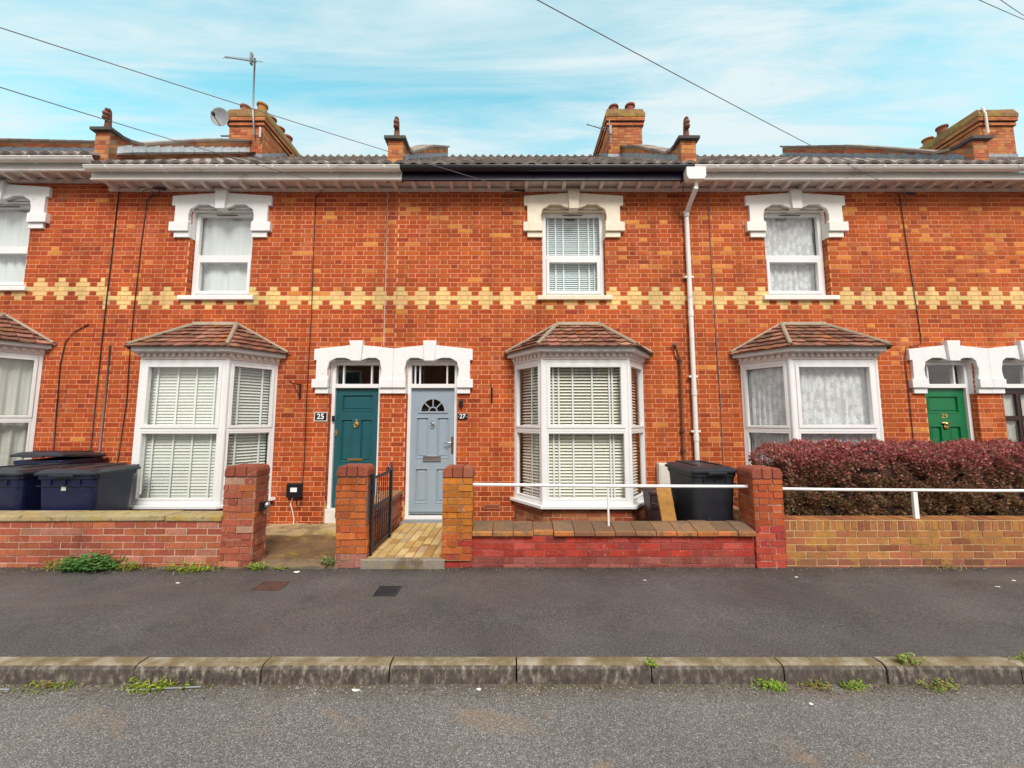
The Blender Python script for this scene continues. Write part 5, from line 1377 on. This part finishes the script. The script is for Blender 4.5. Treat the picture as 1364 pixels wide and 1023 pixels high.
tuft('large leafy green weed at the foot of the stone coped wall', -4.55, 4.37, 0, 190, .30, .21, 1, (.085, .20, .045), .95, .3, .04)
tuft('yellowish weed with dry leaves just left of the large leafy weed', -4.92, 4.40, 0, 120, .26, .14, 2, (.20, .20, .03), .35, .3, .4)
tuft('grass tuft just right of the large leafy weed by the coped wall', -4.18, 4.40, 0, 90, .22, .13, 3, (.24, .28, .03), .2)
tuft('bright grass tuft at the wall foot left of the weathered pier', -3.45, 4.37, 0, 170, .34, .14, 4, (.26, .34, .03), .12)
tuft('small bright sprig at the foot of the weathered pier by the concrete path', -2.78, 4.40, 0, 60, .12, .10, 5, (.22, .33, .04), .4)
tuft('small leafy sprig on the front edge of the mossy concrete path', -2.52, 4.39, 0, 45, .13, .06, 6, (.18, .30, .04), .6)
tuft('creeping weed against the left side of the leaning gate pier', -1.99, 4.46, .0, 60, .10, .16, 7, (.10, .17, .05), .8)
tuft('grass in the gutter near the left edge', -3.08, 2.735, -.142, 110, .24, .075, 8, (.20, .26, .03), .2, .3, .3)
tuft('bright grass tuft in the gutter below the mossy concrete path', -2.38, 2.735, -.142, 150, .20, .10, 9, (.26, .33, .03), .1, .3, .12)
tuft('pale green weed in the gutter below the red painted wall', 1.72, 2.735, -.142, 130, .15, .06, 10, (.24, .36, .04), .6, .3, .05)
tuft('dry yellowish weed between the two green gutter weeds', 2.02, 2.735, -.142, 80, .14, .06, 11, (.26, .26, .05), .4, .3, .5)
tuft('low green weed in the gutter below the red pier', 2.27, 2.735, -.142, 110, .12, .055, 12, (.22, .33, .04), .6, .3, .1)
tuft('trailing weed in the gutter below the lichen yellow wall', 2.85, 2.735, -.142, 70, .16, .07, 13, (.24, .30, .05), .5, .4, .35)
tuft('trailing weed growing from a kerb joint below the hedge', 2.66, 2.80, -.028, 50, .12, .09, 14, (.24, .32, .06), .5, .6, .2)
tuft('grass sprig on the kerb close to the right edge', 3.55, 2.83, -.028, 50, .13, .08, 15, (.22, .30, .05), .3, .6, .2)
tuft('tiny sprig in the kerb joint below the bay with open blinds', .94, 2.78, -.03, 25, .05, .08, 16, (.22, .33, .04), .3, .5, .1)
tuft('dry grass at the foot of the lichen yellow wall', 4.75, 4.42, 0, 60, .26, .10, 17, (.30, .20, .10), .05, .4, .7)
m = MB(); r = random.Random(91)
for i in range(1500):
    x = r.uniform(-4, 4); 
    if math.sin(x * 2.1) + math.sin(x * 5.3 + 1) + r.gauss(0, .5) < .2: continue
    y_ = 2.757 - abs(r.gauss(0, .018)); a = r.uniform(0, 6.28); h = r.uniform(.008, .03); k = r.uniform(.6, 1.4)
    c = r.choice([(.18, .22, .04), (.24, .28, .05), (.26, .20, .08), (.12, .13, .04)])
    blade(m, (x, y_, -.143), (math.cos(a) * .7, math.sin(a) * .5 - .2, .8), h, .0022, .5, tuple(v * k for v in c))
tag(m.build('gutter_moss', 'leaf'), kind='stuff')
# strap leaves at the foot of the hedge
def straps(label, x, seed, n, ln):
    r = random.Random(seed); m = MB()
    for i in range(n):
        a = r.uniform(-1.3, 1.3); k = r.uniform(.7, 1.3)
        blade(m, (x + r.gauss(0, .10), 4.70 + r.uniform(-.02, .04), .30), (math.sin(a) * .8, -.25, r.uniform(.8, 1.4)), ln * r.uniform(.6, 1.1), .011, r.uniform(.2, .8), (.14 * k, .22 * k, .07 * k))
    tag(m.build('strap_plant', 'leaf', loc=(x, 4.70, .30)), label, 'plant', 'strap leaved plants at the hedge foot')
straps('green strap leaved plant next to the red pier under the hedge', 3.25, 41, 16, .40)
straps('green strap leaves leaning over the lichen yellow wall under the hedge', 3.72, 42, 12, .42)

# purple hedge
def hedge():
    root = thing('purple_hedge', 'long clipped purple leaved hedge behind the lichen yellow wall', 'hedge', (5.6, 5.0, 0))
    r = random.Random(77); x0, x1, y0, y1, z1 = 3.26, 8.2, 4.72, 5.40, 1.30
    m = MB(); hc = .085
    def sec(x, t):
        k = min(1, math.sqrt(max(0.02, 1 - (1 - t) ** 2)))
        zt = .1 + (z1 - hc - .1) * (.72 + .28 * k)
        return [Vector((x, y0 + hc + .10 * (1 - k), .02)), Vector((x, y0 + hc + .1 * (1 - k), zt - .12)), Vector((x, y0 + hc + .12, zt)), Vector((x, y1 - hc - .12, zt)), Vector((x, y1 - hc, zt - .12)), Vector((x, y1 - hc, .02))]
    m.rings([sec(x0 + hc + (x1 - x0 - 2 * hc) * i / 30, min(1, i / 3.0)) for i in range(31)])
    m.build('dark_core', 'hedge_core', root)  # solid dark filler added inside the foliage to block light
    lf = MB()
    def wob(x, z): return .035 * math.sin(x * 5.1 + z * 3) + .025 * math.sin(x * 11.3 - z * 7) + .02 * math.sin(z * 17 + x * 3)
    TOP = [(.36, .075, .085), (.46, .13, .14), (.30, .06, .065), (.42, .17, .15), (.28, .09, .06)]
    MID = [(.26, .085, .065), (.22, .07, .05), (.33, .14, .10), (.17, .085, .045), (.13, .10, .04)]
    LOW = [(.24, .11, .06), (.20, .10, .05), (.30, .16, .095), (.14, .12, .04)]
    n = 0
    while n < 80000:
        u = r.random()
        if u < .70: x, z = r.uniform(x0 + .02, x1), r.uniform(.40, z1 - .01); y_ = y0 + wob(x, z); nn = Vector((0, -1, .25))
        elif u < .93: x, y_ = r.uniform(x0 + .02, x1), r.uniform(y0, y1); z = z1 + wob(x, y_ * 2) * .8; nn = Vector((0, -.2, 1))
        else: y_, z = r.uniform(y0, y1), r.uniform(.2, z1); x = x0 + wob(y_, z); nn = Vector((-1, -.2, .2))
        # round the top edge and the left end
        ey = max(0, (y0 + .16) - y_); ez = max(0, z - (z1 - .16)); ex = max(0, (x0 + .28) - x)
        if ez + ey > .18 and u < .93: y_ += .06 * min(1, ez / .16); z -= .07 * min(1, ey / .16)
        if ex: z -= ex * ex * 1.6; y_ += ex * ex * .9 if u < .70 else 0
        # bald hollows and clumps
        cl = math.sin(x * 9.1 + 1.3 * math.sin(z * 8)) * math.sin(z * 13.0 + 1.7 * math.sin(x * 6)) + .5 * math.sin(x * 23 + z * 19)
        dp = abs(r.gauss(0, .045)) + max(0, -cl) * .06
        if cl < -.85 and r.random() < .3: continue
        if z < .62 and r.random() < .05 + .3 * (math.sin(x * 3.3) > .6): continue
        nn = nn.normalized(); p = Vector((x, y_, z)) - nn * dp
        d = (nn + Vector((r.gauss(0, .8), r.gauss(0, .5), r.gauss(.25, .7)))).normalized()
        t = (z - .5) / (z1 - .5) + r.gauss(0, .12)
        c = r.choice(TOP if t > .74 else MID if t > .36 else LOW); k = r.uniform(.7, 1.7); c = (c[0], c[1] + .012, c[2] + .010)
        if r.random() < .05: c = (.10, .12, .03)
        ln = r.uniform(.026, .044)
        s = d.cross(Vector((r.uniform(-1, 1), r.uniform(-1, 1), r.uniform(-1, 1)))); s = s.normalized() if s.length > .01 else X
        lf.add([p, p + d * ln * .5 + s * ln * .30, p + d * ln, p + d * ln * .5 - s * ln * .30], [(0, 1, 2, 3)], tuple(v * k for v in c)); n += 1
    for i in range(320):                                              # long new shoots
        x, y_ = r.uniform(x0 + .15, x1), r.uniform(y0, y1 - .1); p = Vector((x, y_, z1 - .05)); d = Vector((r.gauss(0, .3), r.gauss(-.1, .25), 1)); h = r.uniform(.06, .13)
        for k in range(5):
            q = p + d * h * k / 4; a = r.uniform(0, 6.28); lf.add([q, q + Vector((math.cos(a) * .012, math.sin(a) * .012, .008)), q + Vector((math.cos(a) * .024, math.sin(a) * .024, .018)), q + Vector((math.cos(a + .6) * .012, math.sin(a + .6) * .012, .012))], [(0, 1, 2, 3)], r.choice(TOP))
    lf.build('foliage', 'leaf', root)
hedge()

# ------------------------------------------------------------------ sky, light, camera
SUN_EL, SUN_AZ = R(48), R(168)        # azimuth measured from +Y towards +X: behind the camera, a little to its right
world = bpy.data.worlds.new('World'); scene.world = world; world.use_nodes = True
nt = world.node_tree; nt.nodes.clear()
out = N(nt, 'ShaderNodeOutputWorld'); bg = N(nt, 'ShaderNodeBackground'); L(nt, bg.outputs[0], out.inputs[0])
sky = N(nt, 'ShaderNodeTexSky', sky_type='NISHITA'); sky.sun_disc = False; sky.sun_elevation = SUN_EL; sky.sun_rotation = SUN_AZ
tint = mix(nt, 1.0, sky.outputs[0], (1.45, 2.46, 1.73), 'MULTIPLY')
tc = N(nt, 'ShaderNodeTexCoord').outputs['Generated']
sx = N(nt, 'ShaderNodeSeparateXYZ'); L(nt, tc, sx.inputs[0])
zz = N(nt, 'ShaderNodeMath', operation='MAXIMUM'); L(nt, sx.outputs[2], zz.inputs[0]); zz.inputs[1].default_value = .08
dv = N(nt, 'ShaderNodeVectorMath', operation='DIVIDE'); L(nt, tc, dv.inputs[0])
cb = N(nt, 'ShaderNodeCombineXYZ')
for i in range(3): L(nt, zz.outputs[0], cb.inputs[i])
L(nt, cb.outputs[0], dv.inputs[1])
mp = N(nt, 'ShaderNodeMapping'); mp.inputs['Rotation'].default_value = (0, 0, R(-14)); mp.inputs['Scale'].default_value = (.50, 3.0, 1); L(nt, dv.outputs[0], mp.inputs[0])
n1 = noise(nt, 1.7, 8, .62, mp.outputs[0], .6)
mp2 = N(nt, 'ShaderNodeMapping'); mp2.inputs['Scale'].default_value = (.5, 1.0, 1); mp2.inputs['Location'].default_value = (3.1, 1.7, 0); L(nt, dv.outputs[0], mp2.inputs[0])
n2 = noise(nt, 1.0, 5, .5, mp2.outputs[0], .3)
sm = N(nt, 'ShaderNodeMath', operation='MULTIPLY_ADD'); L(nt, n1, sm.inputs[0]); sm.inputs[1].default_value = .62
h2 = N(nt, 'ShaderNodeMath', operation='MULTIPLY'); L(nt, n2, h2.inputs[0]); h2.inputs[1].default_value = .42; L(nt, h2.outputs[0], sm.inputs[2])
cl = ramp(nt, sm.outputs[0], [(.42, .03), (.51, .45), (.61, .97)])
cloud = mix(nt, n2, (3.4, 4.3, 4.55), (4.4, 4.8, 4.85))
mr = N(nt, 'ShaderNodeMapRange'); L(nt, sx.outputs[1], mr.inputs[0]); mr.inputs[1].default_value = .25; mr.inputs[2].default_value = -.25
neutral_fill = mix(nt, ramp(nt, n1, [(.35, 0), (.7, 1)]), (4.3, 4.1, 4.0), (5.8, 5.5, 5.3))  # unseen pale cloud added behind the camera to neutralise the cyan sky light
L(nt, mix(nt, mr.outputs[0], mix(nt, cl, tint, cloud), neutral_fill), bg.inputs[0]); bg.inputs[1].default_value = .11

sl = bpy.data.lights.new('sun', 'SUN'); sl.energy = 2.0; sl.angle = R(22); sl.color = (1, .96, .90)
so_ = bpy.data.objects.new('sun', sl); COL.objects.link(so_)
dirv = Vector((math.sin(SUN_AZ) * math.cos(SUN_EL), math.cos(SUN_AZ) * math.cos(SUN_EL), math.sin(SUN_EL)))
so_.rotation_euler = dirv.to_track_quat('Z', 'Y').to_euler(); so_.location = dirv * 30

cam = bpy.data.cameras.new('camera'); cam.sensor_width = 36; cam.lens = 36 * 515 / 1364; cam.clip_end = 1000; cam.clip_start = .05
co = bpy.data.objects.new('camera', cam); COL.objects.link(co); co.location = (0, 0, 1.62); co.rotation_euler = (R(95.35), 0, 0)
scene.camera = co
vs = scene.view_settings; vs.view_transform = 'Standard'; vs.look = 'None'; vs.gamma = 1; vs.use_curve_mapping = False; vs.exposure = .86
scene.render.engine = 'CYCLES'; scene.cycles.max_bounces = 8; scene.cycles.transparent_max_bounces = 12
